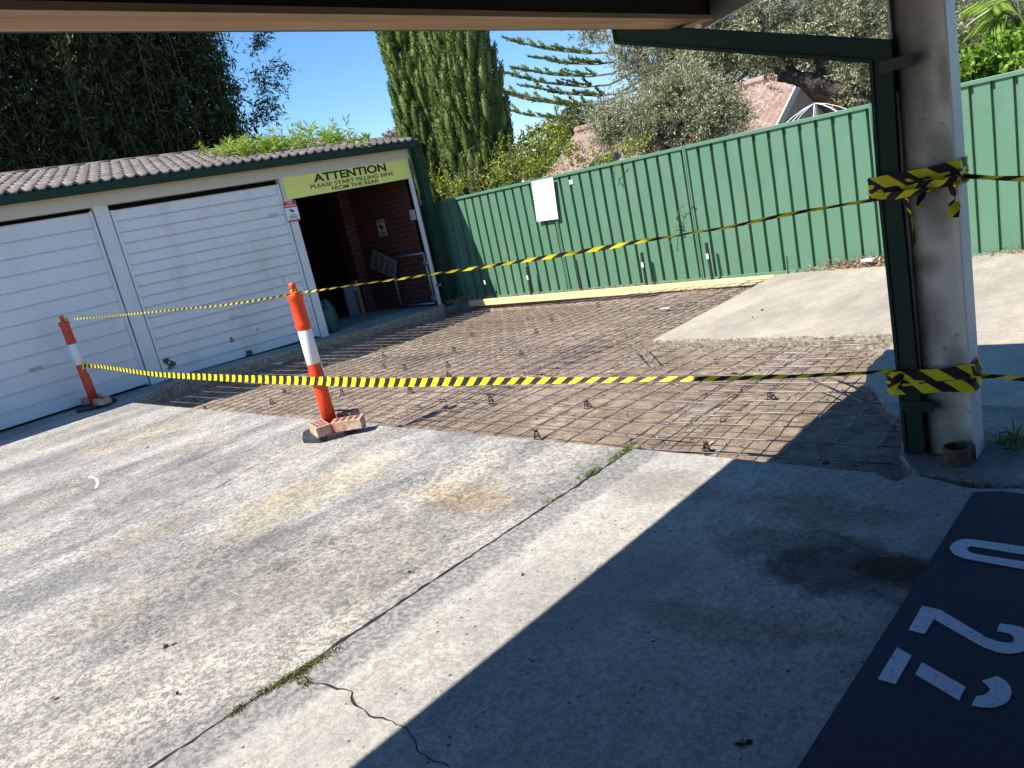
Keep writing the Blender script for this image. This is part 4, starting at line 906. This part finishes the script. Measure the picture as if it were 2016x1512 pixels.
low = path([(163, 720, yB2-.07), (200, 722, yB2-.04), (300, 736, 2.80), (400, 742, 2.80), (520, 747, 2.83), (590, 749.5, yB1-.02), (640, 750.5, yB1-.008), (690, 752, yB1-.01), (800, 753, 2.87), (900, 751, 2.89), (1000, 750, 2.92), (1110, 749, 2.96), (1230, 747.5, 3.0), (1330, 746, 3.05), (1420, 745, 3.1), (1500, 743, 3.15), (1600, 739, 3.2), (1700, 734, 3.27), (1775, 731, 3.32)])
lw = [.024, .024, .026, .030, .033, .034, .034, .034, .030, .025, .020, .016, .013, .012, .0105, .0095, .0085, .0075, .012]
lr = [.25, .25, .15, .1, .1, .05, 0, 0, -.05, -.1, -.15, -.3, -.5, -.6, -.3, -.2, -.1, 0, 0]
tape('hazard_tape', low, lw, lr, 'lower yellow and black tape sagging past the near bollard to the column', .105)
def uptw(n, a, b_): return [a+(b_-a)*i/(n-1) for i in range(n)]
u1 = path([(146, 628, yB2-.03), (200, 624, yB2), (270, 617, 2.83), (348, 609, 2.83), (451, 599, 2.83), (556, 582, 2.83), (600, 575, B1.y-.03)])
tape('hazard_tape', u1, [.009, .008, .009, .009, .008, .008, .007], [0, .4, .2, .5, .3, .6, .4], 'upper thin tape stretched between the tops of the two bollards', .092)
u2 = path([(601, 575, B1.y-.03), (650, 568, 2.86), (708, 559.5, 2.88), (780, 550, 2.92), (848, 540, 2.95), (920, 530, 2.98), (989, 519.5, 3.02), (1060, 509, 3.05), (1128, 498, 3.08), (1200, 486, 3.12), (1267, 474, 3.15), (1320, 466, 3.18), (1371, 457, 3.2), (1440, 446, 3.23), (1550, 422, 3.27), (1650, 405, 3.31), (1745, 389, 3.33)])
tape('hazard_tape', u2, [.007, .006, .006, .007, .008, .009, .010, .0105, .011, .011, .010, .008, .009, .008, .008, .0075, .008], [0, .5, .9, .4, .8, .3, .5, .2, .5, .1, .4, .8, .9, .5, .3, .6, .2], 'upper twisted tape rising from the near bollard to the column', .135, 420)
r1 = path([(1880, 345, 3.42), (1950, 350, 3.38), (2016, 352, 3.34), (2200, 356, 3.3)])+[Vector((1.2, 3.25, 1.02)), Vector((3.6, 3.19, 1.08))]; tape('hazard_tape', r1, [.012, .009, .011, .014, .016, .016], [.2, .4, .2, .1, .1, 0], 'upper tape leaving the column towards the right edge', .13)
r2 = path([(1925, 740, 3.40), (1965, 741, 3.37), (2016, 746, 3.33), (2200, 760, 3.3)])+[Vector((1.2, 3.25, .22)), Vector((3.6, 3.19, .34))]; tape('hazard_tape', r2, [.014, .009, .012, .014, .016, .016], [.2, .4, .2, .1, .1, 0], 'lower tape leaving the column towards the right edge', .13)
# wraps around the column
def wrap(parent, rows, zc_, tail, per=.135):
    for (za, zb_, w, roll, u) in rows:
        yf = 3.315; P = [(-1.155, 3.37, za), (-1.148, yf-.005, za), (-1.05, yf-.006, za+(zb_-za)*.35), (-.95, yf+.004, za+(zb_-za)*.65), (-.842, yf+.018, zb_), (-.826, 3.345, zb_), (-.826, 3.46, zb_)]
        rr = [0, 0, roll, -roll, roll*.5, 0, 0]; o = tape('tape_wrap', P, [w, w, w*1.0, w*.85, w*.95, w, w], rr, None, per, 70, u, flip=True); attach(o, parent)
    for (pts, w) in tail:
        n = len(pts); o = tape('tape_tail', [ony(x, y, 3.30-.01*i) for i, (x, y) in enumerate(pts)], [w*(1-.2*(i == n-1)) for i in range(n)], [pi/2*0+.3*i for i in range(n)], None, .12, 60, .3); attach(o, parent)
e = empty('tape_wrapping', (-1, 3.32, 1.16), 0, 'upper knotted hazard tape wound round the column and downpipe with loose ends', 'hazard tape')
wrap(e, [(1.172, 1.190, .030, .25, 0), (1.150, 1.158, .026, -.5, .45), (1.125, 1.14, .016, .8, .2)], 1.15, [([(1780, 392), (1792, 415), (1797, 445), (1803, 482)], .014), ([(1873, 365), (1880, 395), (1876, 428)], .022), ([(1820, 375), (1812, 392), (1808, 405)], .012), ([(1745, 388), (1762, 385), (1790, 380), (1830, 372)], .016), ([(1800, 372), (1830, 362), (1860, 360), (1885, 348)], .018)])
e = empty('tape_wrapping', (-1, 3.32, .35), 0, 'lower hazard tape band wound flat round the column and downpipe', 'hazard tape')
wrap(e, [(.352, .385, .033, .1, .1), (.318, .325, .030, -.1, .5)], .35, [([(1772, 735), (1762, 755), (1752, 772)], .016), ([(1915, 720), (1920, 735), (1930, 742)], .022)])
# knots on bollards
def ringtape(parent, c, r, z, w, n=26, per=.1):
    P = [(c[0]+r*cos(t), c[1]+r*sin(t), z+.006*sin(3*t)) for t in np.linspace(0, 2*pi, n)]; o = tape('tape_knot', P, [w]*n, [.1*sin(i) for i in range(n)], None, per, n*3); attach(o, parent)
e = empty('tape_knot_tie', (B1.x, B1.y, 1.09), 0, 'small tape knot round the neck of the near bollard', 'hazard tape'); ringtape(e, (B1.x, B1.y), .027, 1.097, .009, per=.03)
e = empty('tape_knot_tie', (B2.x, B2.y, 1.05), 0, 'tape loop hanging round the neck of the far bollard', 'hazard tape'); ringtape(e, (B2.x-.045, B2.y), .03, 1.10, .012, per=.04)
P = [(B2.x-.045+.075+.05*cos(t), B2.y-.06, 1.02+.07*sin(t)) for t in np.linspace(1.6, 7.6, 16)]; attach(tape('tape_loop', P, [.006]*16, [0]*16, None, .08, 60), e)
e = empty('tape_knot_tie', (B2.x, B2.y, .52), 0, 'tape wound round the middle of the far bollard', 'hazard tape'); ringtape(e, (B2.x-.022, B2.y), .058, .525, .034, per=.12)
# ================================================================ VEGETATION
def crownpts(c, r, n, shell=.5):
    d = unit(rng.normal(size=(n, 3))); rad = (shell+(1-shell)*rng.random((n, 1))**.6); return np.array(c)+d*rad*np.array(r)
def noisef(P, s, o=0.0): return np.array([mnoise.noise(Vector(p)*s+Vector((o, o, o))) for p in P])
# bamboo grove
def bamboo(name, x0, x1, y0, y1, zt_, n, leavesn, label):
    e = empty(name, ((x0+x1)/2, (y0+y1)/2, -.3), 0, label, 'bamboo', 'bamboo clumps behind the garage')
    m = MB(); P = []; D = []
    for k in range(n):
        bx, by = random.uniform(x0, x1), random.uniform(y0, y1); lx, ly = random.gauss(0, .35), random.gauss(0, .35); h = zt_*random.uniform(.8, 1.1)
        pts = [Vector((bx+lx*(t**2), by+ly*(t**2), -.3+h*t)) for t in (0, .35, .7, 1)]; m.tube(pts, [.022, .02, .014, .004], 5, False)
        for j in range(leavesn):
            t = random.uniform(.12, 1); i = min(2, int(t*3)); base = Vector((bx+lx*t*t, by+ly*t*t, -.3+h*t)); an = random.uniform(0, 2*pi); rr = random.uniform(.05, .75)*(1.1-t*.5)
            c_ = base+Vector((cos(an)*rr, sin(an)*rr, random.uniform(-.1, .3)))
            for q_ in range(6): P.append(c_+Vector((random.gauss(0, .07), random.gauss(0, .07), random.gauss(0, .07)))); D.append((random.gauss(0, .7), random.gauss(0, .7), random.gauss(-.7, .5)))
    m.build('culms', 'culm', e)
    V, F = leaves(np.array(P), np.array(D), rng.uniform(.12, .24, len(P)), .038); npmesh('foliage', V, F, 'bamboo_leaf', e)
bl = ['bamboo clump at the far left edge behind the garage roof', 'bamboo clump left of the middle of the garage roof', 'bamboo clump above the second garage door', 'bamboo clump nearest the open sky, with branches reaching right']
for i, (a, b_) in enumerate(((2.0, 4.4), (4.4, 6.2), (6.2, 7.9), (7.9, 9.65))):
    bamboo('bamboo_clump', -17.9, -16.6, a, b_, 8.5, (46, 38, 38, 40)[i], (170, 170, 165, 150)[i], bl[i])
bamboo('bamboo_clump', -20.0, -18.2, 1.0, 9.6, 8.5, 70, 150, 'deeper bamboo row seen through the gaps of the front clumps')
bamboo('bamboo_clump', -18.5, -16.8, -6, 2.0, 8.5, 60, 70, 'added unseen bamboo clump beyond the left edge, shading the visible grove')  # out of view, added so the visible clumps stand in shade
# branch sprays reaching right out of the bamboo
e = empty('bamboo_branch', onx(540, 180, -16.4), 0, 'leafy bamboo branch sticking out against the blue sky', 'bamboo')
m = MB(); P = []; D = []
for (pa, pb) in (((500, 150), (575, 135)), ((500, 210), (550, 215)), ((490, 240), (545, 235)), ((500, 100), (520, 70)), ((505, 180), (556, 172))):
    a, b_ = onx(*pa, -16.6), onx(*pb, -16.6); mid = a.lerp(b_, .5)+Vector((0, 0, .15)); m.tube([a, mid, b_], [.01, .007, .002], 5)
    for j in range(70):
        t = random.random(); c_ = (a.lerp(mid, t*2) if t < .5 else mid.lerp(b_, t*2-1)); 
        for q_ in range(3): P.append(c_+Vector((random.gauss(0, .12), random.gauss(0, .09), random.gauss(0, .10)))); D.append((random.gauss(0, .7), random.gauss(.3, .7), random.gauss(-.2, .6)))
m.build('twig', 'culm', e); V, F = leaves(np.array(P), np.array(D), rng.uniform(.10, .2, len(P)), .03); npmesh('foliage', V, F, 'bamboo_leaf', e)
# cypress
def cypress(c, R, z0, z1, nclump, label, seed=0, topr=.75):
    e = empty('cypress_tree', (c[0], c[1], z0), 0, label, 'cypress tree', 'tall cypresses behind the fence'); m = MB()
    m.tube([(c[0], c[1], z0), (c[0], c[1], z1*.9)], [.16, .05], 10); m.build('trunk', 'dark_bark', e)
    V = []; n = 28; rows = 40                                  # dense inner body so no daylight passes
    for i in range(rows+1):
        f = i/rows; zz = z0+(z1-z0)*f; rr = R*(.60)*(1-(1-topr)*f)*(1 if f < .9 else max(.05, (1-f)*10))*(1+.0)
        for j in range(n):
            an = 2*pi*j/n; k = 1+.22*mnoise.noise(Vector((cos(an)*2, sin(an)*2, zz*.9+seed))); V.append((c[0]+cos(an)*rr*k, c[1]+sin(an)*rr*k, zz))
    F = [(i*n+j, i*n+(j+1) % n, (i+1)*n+(j+1) % n, (i+1)*n+j) for i in range(rows) for j in range(n)]
    npmesh('inner_twigs', V, F, 'cypress_leaf', e, True)
    P = []; D = []; KV = []; KF = []
    for k in range(nclump):
        f = random.random(); zz = z0+(z1-z0)*f; an = random.uniform(-pi*1.02, pi*.12) if random.random() < .85 else random.uniform(0, 2*pi)
        rr = R*(1-(1-topr)*f)*(1 if f < .9 else max(.08, (1-f)*10)); rr *= random.uniform(.62, 1.1); L_ = random.uniform(.28, .75); wc = random.uniform(.055, .12)
        tx, ty = cos(an), sin(an); base = np.array([c[0]+tx*rr*.88, c[1]+ty*rr*.88, zz]); ax = np.array([tx*.16+random.gauss(0, .05), ty*.16+random.gauss(0, .05), 1.0])*L_
        q_ = 130; t = rng.random(q_)**.8; prof = wc*np.sin(np.pi*np.clip(t*.86+.1, 0, 1))**.7; a2 = rng.uniform(0, 2*pi, q_); rad = prof*rng.uniform(.75, 1, q_)
        o_ = len(KV)
        for ii in range(7):
            tt_ = ii/6; pr = wc*.86*sin(pi*min(1, max(.02, tt_*.86+.1)))**.7*(.25 if ii in (6,) else 1)
            for jj in range(8):
                an2 = 2*pi*jj/8; kk = pr*random.uniform(.7, 1.15); KV.append(tuple(base+ax*tt_+np.array([cos(an2)*kk, sin(an2)*kk, 0])))
        for ii in range(6):
            for jj in range(8): KF.append((o_+ii*8+jj, o_+ii*8+(jj+1) % 8, o_+(ii+1)*8+(jj+1) % 8, o_+(ii+1)*8+jj))
        Q = base+ax*t[:, None]+np.stack([np.cos(a2)*rad, np.sin(a2)*rad, np.zeros(q_)], 1)
        Dd = np.stack([np.cos(a2)*.55, np.sin(a2)*.55, np.ones(q_)*.9], 1)+rng.normal(0, .25, (q_, 3)); P.append(Q); D.append(Dd)
    P = np.concatenate(P); D = np.concatenate(D); V, F = leaves(P, D, rng.uniform(.035, .08, len(P)), .022); npmesh('foliage', V, F, 'cypress_leaf', e); npmesh('sprig_cores', KV, KF, 'cypress_leaf', e, True)
cypress((-14.22, 12.95), .78, -.3, 7.6, 800, 'narrow cypress on the left of the pair, partly behind the other', 1)
cypress((-12.5, 12.7), .96, -.3, 7.4, 1250, 'broad dark cypress on the right of the pair behind the fence', 5, .62)
# limb helper
def limb(m, pts, r0, r1, n=8, k=6):
    P = [Vector(p) for p in pts]; Q = []
    for i in range(len(P)-1):
        for j in range(k): Q.append(P[i].lerp(P[i+1], j/k)+Vector((random.gauss(0, .01), random.gauss(0, .01), random.gauss(0, .01)))*(r0*6))
    Q.append(P[-1]); nn = len(Q); m.tube(Q, [r0+(r1-r0)*i/(nn-1) for i in range(nn)], n, True)
# norfolk pine
e = empty('norfolk_pine', (-12.65, 20, -.4), 0, 'tall pine with tiered upswept branches behind the olive tree', 'pine tree'); m = MB(); m.tube([(-12.66, 20, -.4), (-12.67, 20, 9)], [.28, .10], 10); m.build('trunk', 'bark', e)
tips = [((1262, 75), (1025, 82)), ((1262, 90), (1078, 116)), ((1270, 110), (1035, 136)), ((1272, 130), (1014, 146)), ((1275, 165), (955, 166)), ((1278, 150), (1060, 172)), ((1280, 180), (1010, 182)), ((1283, 200), (985, 210)), ((1285, 215), (1105, 235)), ((1285, 240), (1120, 255)), ((1262, 60), (1420, 30)), ((1268, 100), (1440, 75)), ((1270, 130), (1400, 100)), ((1275, 160), (1430, 130)), ((1280, 190), (1400, 180)), ((1262, 40), (1100, 20))]
for i, (pa, pb) in enumerate(tips):
    a = ony(*pa, 20); b_ = ony(*pb, 20+random.uniform(-.8, .8)); dv = b_-a; Ln = dv.length; mid = a.lerp(b_, .45)-Vector((0, 0, Ln*.09))
    sp = [a, a.lerp(mid, .6)-Vector((0, 0, Ln*.03)), mid, mid.lerp(b_, .55)-Vector((0, 0, Ln*.02)), b_]; br = MB(); br.tube(sp, [.045, .035, .028, .02, .008], 6); bo = br.build('branch', 'bark', e)
    P = []; D = []; dirn = np.array(dv.normalized())
    for j in range(6 if Ln > 3 else 4):
        t = .42+.55*(j/5 if Ln > 3 else j/3); ii = min(3, int(t*4)); s0 = sp[ii].lerp(sp[ii+1], t*4-ii)
        for side in (-1, 1):
            Lr = random.uniform(.6, 1.1)*(1.15-t*.45); dd = np.array(dirn)*1.1+np.array([0, side*.7, .12+random.uniform(-.05, .1)]); dd /= np.linalg.norm(dd)
            q_ = 110; tt = rng.random(q_); cp_ = np.array(s0)+dd*Lr*tt[:, None]+np.array([0, 0, 1])*(tt[:, None]**2)*.12*Lr; P.append(cp_); D.append(dd*.8+rng.normal(0, .3, (q_, 3))+np.array([0, 0, .55]))
    P = np.concatenate(P); D = np.concatenate(D); V, F = leaves(P, D, rng.uniform(.09, .17, len(P)), .035); npmesh('needles', V, F, 'pine_leaf', bo)
# generic broadleaf crown made of leaf sprays
def sprays(cl, nspray, lper, L, Wd, droop=.0, sprd=.28, up=.2):
    """cl: list of (centre, radii, weight)"""
    P = []; D = []; tot = sum(w for _, _, w in cl)
    for c, r, w in cl:
        k = int(nspray*w/tot); cen = crownpts(c, r, k, .15); keep = noisef(cen, 1.6, c[0]) > -.22; cen = cen[keep]
        for ct in cen:
            d = unit(rng.normal(size=(1, 3))+np.array([[0, 0, up]]))[0]; n = lper; t = rng.random(n)
            P.append(ct+d*(t[:, None]*sprd)+rng.normal(0, .018, (n, 3))); D.append(d*.7+rng.normal(0, .65, (n, 3))+np.array([0, 0, -droop]))
    P = np.concatenate(P); D = np.concatenate(D); return leaves(P, D, rng.uniform(.6, 1.2, len(P))*L, Wd)
# olive: bush crown + high crown
oy = 12.4
e = empty('olive_tree', (-7.6, oy, -.3), 0, 'silvery green olive bush leaning over the fence in front of the tiled roof', 'olive tree'); m = MB()
for (pa, pb) in (((1330, 300), (1300, 160)), ((1330, 300), (1220, 220)), ((1330, 300), (1400, 190)), ((1340, 320), (1440, 230)), ((1310, 260), (1250, 170))): limb(m, [ony(*pa, oy), ony((pa[0]+pb[0])/2, (pa[1]+pb[1])/2+8, oy+random.uniform(-.3, .3)), ony(*pb, oy)], .035, .008)
m.tube([(-7.6, oy, -.3), ony(1330, 300, oy)], [.09, .05], 8); m.build('trunk', 'bark', e)
cl = [(tuple(ony(1320, 215, oy)), (.75, .7, .42), 3), (tuple(ony(1240, 225, oy)), (.62, .6, .38), 2.2), (tuple(ony(1400, 215, oy)), (.5, .6, .45), 2), (tuple(ony(1290, 270, oy)), (.8, .5, .25), 1.6), (tuple(ony(1250, 285, oy-.2)), (.35, .3, .15), .5), (tuple(ony(1380, 260, oy)), (.5, .4, .25), 1), (tuple(ony(1190, 235, oy)), (.4, .4, .22), .8)]
cl += [(tuple(ony(1200, 265, oy)), (.45, .4, .3), 1.2), (tuple(ony(1430, 245, oy)), (.4, .4, .3), .9), (tuple(ony(1340, 170, oy)), (.6, .6, .3), 1.2)]
V, F = sprays(cl, 3000, 26, .066, .016); npmesh('foliage', V, F, 'olive_leaf', e)
oy2 = 13.4
e = empty('old_olive_tree', tuple(ony(1700, 230, oy2)), 0, 'large old olive tree with a gnarled leaning trunk behind the column', 'olive tree'); m = MB()
limb(m, [ony(1745, 260, oy2), ony(1690, 185, oy2), ony(1620, 168, oy2), ony(1565, 152, oy2), ony(1535, 148, oy2)], .17, .10, 12)
limb(m, [ony(1700, 200, oy2), ony(1682, 150, oy2), ony(1672, 80, oy2), ony(1655, 0, oy2), ony(1640, -60, oy2)], .10, .05, 10)
limb(m, [ony(1565, 150, oy2), ony(1540, 110, oy2-.2), ony(1500, 60, oy2), ony(1480, -30, oy2)], .085, .03, 9)
limb(m, [ony(1540, 148, oy2), ony(1500, 118, oy2), ony(1450, 160, oy2-.3), ony(1400, 175, oy2)], .05, .015, 8)
limb(m, [ony(1620, 160, oy2), ony(1610, 100, oy2+.2), ony(1640, 40, oy2), ony(1620, -40, oy2)], .08, .03, 9)
limb(m, [ony(1500, 60, oy2), ony(1420, 50, oy2), ony(1330, 100, oy2), ony(1280, 90, oy2)], .035, .01, 8)
limb(m, [ony(1672, 80, oy2), ony(1750, 30, oy2), ony(1900, 0, oy2)], .06, .03, 8)
m.tube([(ony(1745, 260, oy2).x, oy2, -.3), ony(1745, 262, oy2)], [.24, .18], 12); m.build('trunk', 'dark_bark', e)
def oc(x, y, rx, ry, rz, w, d=0): return (tuple(ony(x, y, oy2+d)), (rx, ry, rz), w)
cl = [oc(1680, 20, .8, .8, .55, 3), oc(1600, 60, .7, .8, .5, 2.6), oc(1500, 40, .8, .9, .5, 3), oc(1400, 110, .7, .7, .4, 2), oc(1320, 90, .7, .7, .42, 2), oc(1440, 130, .6, .6, .3, 1.6), oc(1250, 75, .6, .6, .35, 1.2), oc(1550, -40, 1.2, 1, .6, 3), oc(1700, 130, .45, .5, .4, 1.3), oc(1160, 62, .4, .5, .3, .7), oc(1220, 130, .4, .4, .3, .7), oc(1950, 10, .7, .8, .5, 1.6), oc(1880, 40, .4, .5, .5, .8), oc(1620, 130, .5, .4, .2, .6, .4), oc(1380, -20, 1.2, 1, .5, 2.4), oc(1480, 160, .35, .3, .16, .5), oc(1750, 60, .5, .5, .5, 1), oc(1350, 160, .5, .5, .25, 1)]
cl += [oc(1300, 140, .6, .6, .3, 1.2), oc(1420, 60, .7, .7, .4, 1.6), oc(1500, 110, .5, .6, .25, 1.0), oc(1560, 100, .4, .5, .25, .8), oc(1250, 30, .6, .6, .4, 1), oc(1700, 170, .3, .3, .2, .5)]
V, F = sprays(cl, 5200, 24, .078, .019); npmesh('foliage', V, F, 'olive_leaf', e)
# citrus shrub
cy_ = 10.6
def shrub(name, px_, Y, label, mat, cl, ns, lp, L, Wd, stems, cat='shrub'):
    e = empty(name, (*ony(*px_, Y)[:2], -.3), 0, label, cat); m = MB()
    for s0 in stems:
        top = ony(*s0, Y); b0 = Vector((ony(*px_, Y).x+random.uniform(-.15, .15), Y, -.3)); limb(m, [b0, b0.lerp(top, .5)+Vector((random.uniform(-.1, .1), 0, 0)), top], .014, .003, 5, 4)
    m.build('stems', 'twig_brown', e); V, F = sprays(cl, ns, lp, L, Wd, sprd=.2); npmesh('foliage', V, F, mat, e)
def c3(x, y, Y, rx, ry, rz, w): return (tuple(ony(x, y, Y)), (rx, ry, rz), w)
shrub('citrus_tree', (1130, 330), 10.9, 'sparse yellow green citrus bush in front of the left roof end', 'citrus_leaf', [c3(1100, 285, 10.9, .35, .4, .4, 2), c3(1140, 310, 10.9, .45, .4, .25, 1.6), c3(1075, 320, 10.9, .4, .4, .25, 1.5), c3(1085, 245, 10.9, .15, .2, .12, .35), c3(1060, 280, 10.9, .2, .2, .2, .6), c3(1190, 320, 10.7, .3, .3, .12, .7), c3(1240, 290, 10.7, .3, .2, .1, .6)], 330, 12, .055, .026, [(1085, 240), (1060, 270), (1110, 260), (1150, 290), (1180, 310), (1040, 300), (1095, 275)])
shrub('citrus_tree', (985, 370), 10.4, 'low tangled bush with yellow leaves in front of the cypresses', 'citrus_leaf', [c3(990, 345, 10.4, .5, .35, .2, 2), c3(1040, 335, 10.4, .4, .3, .25, 1.6), c3(930, 365, 10.4, .4, .3, .18, 1.5), c3(960, 310, 10.5, .25, .2, .2, .7), c3(1010, 300, 10.5, .25, .3, .25, .8), c3(890, 375, 10.3, .3, .2, .12, .6), c3(865, 360, 10.2, .2, .2, .2, .6)], 340, 12, .05, .022, [(1000, 260), (960, 280), (930, 310), (900, 330), (1020, 290), (985, 300), (880, 340), (950, 330), (915, 320), (1040, 290)])
shrub('lemon_tree', (1960, 140), 10.6, 'bright green broad leaved bush above the fence right of the column', 'lime_leaf', [c3(1930, 130, 10.6, .35, .3, .16, 1.5), c3(1985, 110, 10.6, .35, .3, .2, 1.6), c3(1900, 135, 10.6, .15, .2, .14, .8), c3(2050, 90, 10.6, .4, .3, .25, 1.5)], 260, 12, .085, .05, [(1900, 110), (1950, 100), (2000, 90)])
# palm fronds at the right
e = empty('palm', tuple(ony(1990, 60, 12.0)), 0, 'palm with arching yellow green fronds at the upper right corner', 'palm'); b0 = ony(2010, 40, 12.0); m = MB(); m.tube([(b0.x, 12, -.3), b0], [.12, .09], 10); m.build('trunk', 'bark', e)
for (pb, lift) in (((1915, 60), .25), ((1925, 100), .3), ((1950, 20), .3), ((1990, 110), .2), ((1960, 130), .3), ((2080, 60), .3), ((1900, 20), .35), ((1990, -30), .2)):
    b_ = ony(*pb, 12.0+random.uniform(-.6, .3)); mid = b0.lerp(b_, .5)+Vector((0, 0, lift)); fr = MB(); fr.tube([b0, mid, b_], [.012, .009, .003], 5); P = []; D = []
    for k in range(90):
        t = k/90; p = (b0.lerp(mid, t).lerp(mid.lerp(b_, t), t)); d = (b_-b0).normalized(); sd = d.cross(Vector((0, 0, 1))).normalized()*(1 if k % 2 else -1); P.append(p); D.append(sd*.6+d*.55+Vector((0, 0, -.55)))
    fo = fr.build('frond', 'culm', e); V, F = leaves(np.array(P), np.array(D), .34, .018); npmesh('leaflets', V, F, 'lime_leaf', fo)
# filler trees far behind (right and gaps)
def fartree(c, r, label, mat, ns=700, L=.14, Wd=.05, trunkr=.2):
    e = empty('distant_tree', (c[0], c[1], -.4), 0, label, 'tree', 'trees beyond the fence'); m = MB(); m.tube([(c[0], c[1], -.4), c], [trunkr, trunkr*.5], 8)
    for k in range(6):
        an = k*1.05; limb(m, [Vector(c)-Vector((0, 0, r[2]*.7)), Vector(c)+Vector((cos(an)*r[0]*.6, sin(an)*r[1]*.6, r[2]*random.uniform(-.1, .6)))], trunkr*.4, .02, 6, 5)
    m.build('trunk', 'bark', e); V, F = sprays([(c, r, 1), ((c[0]+r[0]*.5, c[1], c[2]-r[2]*.4), tuple(v*.6 for v in r), .5), ((c[0]-r[0]*.5, c[1], c[2]-r[2]*.3), tuple(v*.6 for v in r), .5)], ns, 26, L, Wd, sprd=.5); npmesh('foliage', V, F, mat, e)
fartree(tuple(ony(1620, 60, 24)), (2.6, 2, 2.2), 'grey green tree far behind the old olive', 'olive_leaf', 1100)
fartree(tuple(ony(1950, 30, 18)), (1.8, 1.5, 1.4), 'dark leafy tree behind the palm at the right', 'pine_leaf', 900)
fartree(tuple(ony(1900, 90, 22)), (1.5, 1.5, 1.0), 'lower green tree seen through the gap right of the column', 'lime_leaf', 500)
fartree(tuple(ony(785, 275, 24)), (.6, .6, .5), 'tiny reddish tree top left of the cypresses', 'dry_leaf', 120)
fartree(tuple(ony(1140, 235, 30)), (1.8, 1.5, 1.0), 'green tree beyond the left end of the tiled roof', 'pine_leaf', 400)
for (px_, py_, Y_, r_, l_) in ((1630, 225, 30, (3, 1.5, 1.3), 'green hedge mass far behind the clothes line'), (1090, 300, 34, (3.2, 1.5, 1.6), 'green bushes far behind the citrus at the left roof end'), (1760, 150, 30, (4, 2, 2.4), 'tall grey green tree far behind the column')):
    fartree(tuple(ony(px_, py_, Y_)), r_, l_, 'pine_leaf', 900, .2, .09)
# ================================================================ HOUSE BEHIND
hs = empty('tiled_house', (-11, 19, -.4), 0, 'neighbouring house with a weathered terracotta roof behind the fence', 'house')
RL, RR = ony(1133, 252, 19), ony(1560, 156, 19); rz_ = 2.72; xL, xR = RL.x, RR.x+.3; pitch = .82; yo = 16.6; zo = rz_-(19-yo)*pitch*.75
V = []; F = []; nc = int((xR-xL)/.17)*5; rows = 14
for r in range(rows):
    for e_ in (0, 1):
        f = (r+e_)/rows; 
        for j in range(nc+1):
            x = xL+(xR-xL)*j/nc; ph = (j % 5)/5; roll = .055*sin(pi*min(1, ph*1.6)) if ph < .62 else 0
            V.append((x, yo+(19-yo)*f, zo+(rz_-zo)*f+roll*random.uniform(.8, 1.1)+(.005 if e_ == 0 else 0)))
for r in range(rows):
    for j in range(nc): a = (2*r)*(nc+1)+j; F.append((a, a+1, a+nc+2, a+nc+1))
npmesh('roof', V, F, 'terracotta', hs)
m = MB(); m.add([(xL, 19, rz_), (xR, 19, rz_), (xR, 22, zo), (xL, 22, zo)], [(0, 1, 2, 3)]); m.build('rear_roof', 'terracotta', hs)
m = MB(); m.tube([(xL, 19, rz_+.04), (xR, 19, rz_+.04)], .11, 8); m.build('ridge_cap', 'terracotta', hs)
m = MB(); m.add([(xR, 19, rz_+.08), (xR, yo, zo+.06), (xR, yo, zo-.14), (xR, 19, rz_-.12), (xR+.04, 19, rz_+.08), (xR+.04, yo, zo+.06), (xR+.04, yo, zo-.14), (xR+.04, 19, rz_-.12)], [(0,1,2,3),(7,6,5,4),(0,4,5,1),(1,5,6,2),(2,6,7,3),(3,7,4,0)]); m.build('verge_board', 'cream_board', hs)
m = MB(); m.box((xL+.3, 17, -.4), (xR-.3, 21.6, zo)); m.add([(xR-.32, 17, zo), (xR-.32, 21.6, zo), (xR-.32, 19, rz_-.1)], [(0, 1, 2)]); m.add([(xL+.32, 17, zo), (xL+.32, 21.6, zo), (xL+.32, 19, rz_-.1)], [(2, 1, 0)]); m.build('wall', 'soffit_grey', hs)
# rotary clothes line
cl_ = empty('clothes_line', tuple(ony(1607, 214, 11.4)), 0, 'rotary clothes line top showing above the green fence', 'clothes line'); t = ony(1604, 203, 11.4); m = MB(); m.tube([(t.x, 11.4, -.3), t], .03, 10); m.build('mast', 'galvanised', cl_)
for k in range(8):
    an = k*pi/4+.3; m = MB(); m.tube([t+Vector((cos(an)*a_, sin(an)*a_, -.22*a_-.55*a_**2)) for a_ in (0, .15, .3, .42)], .006, 5); m.build('arm', 'sign_white', cl_)
for o in list(bpy.data.objects):
    if o.get('keep'): del o['keep']
S.render.engine = 'CYCLES'
print('objects', len(bpy.data.objects), 'faces', sum(len(o.data.polygons) for o in bpy.data.objects if o.type == 'MESH'))
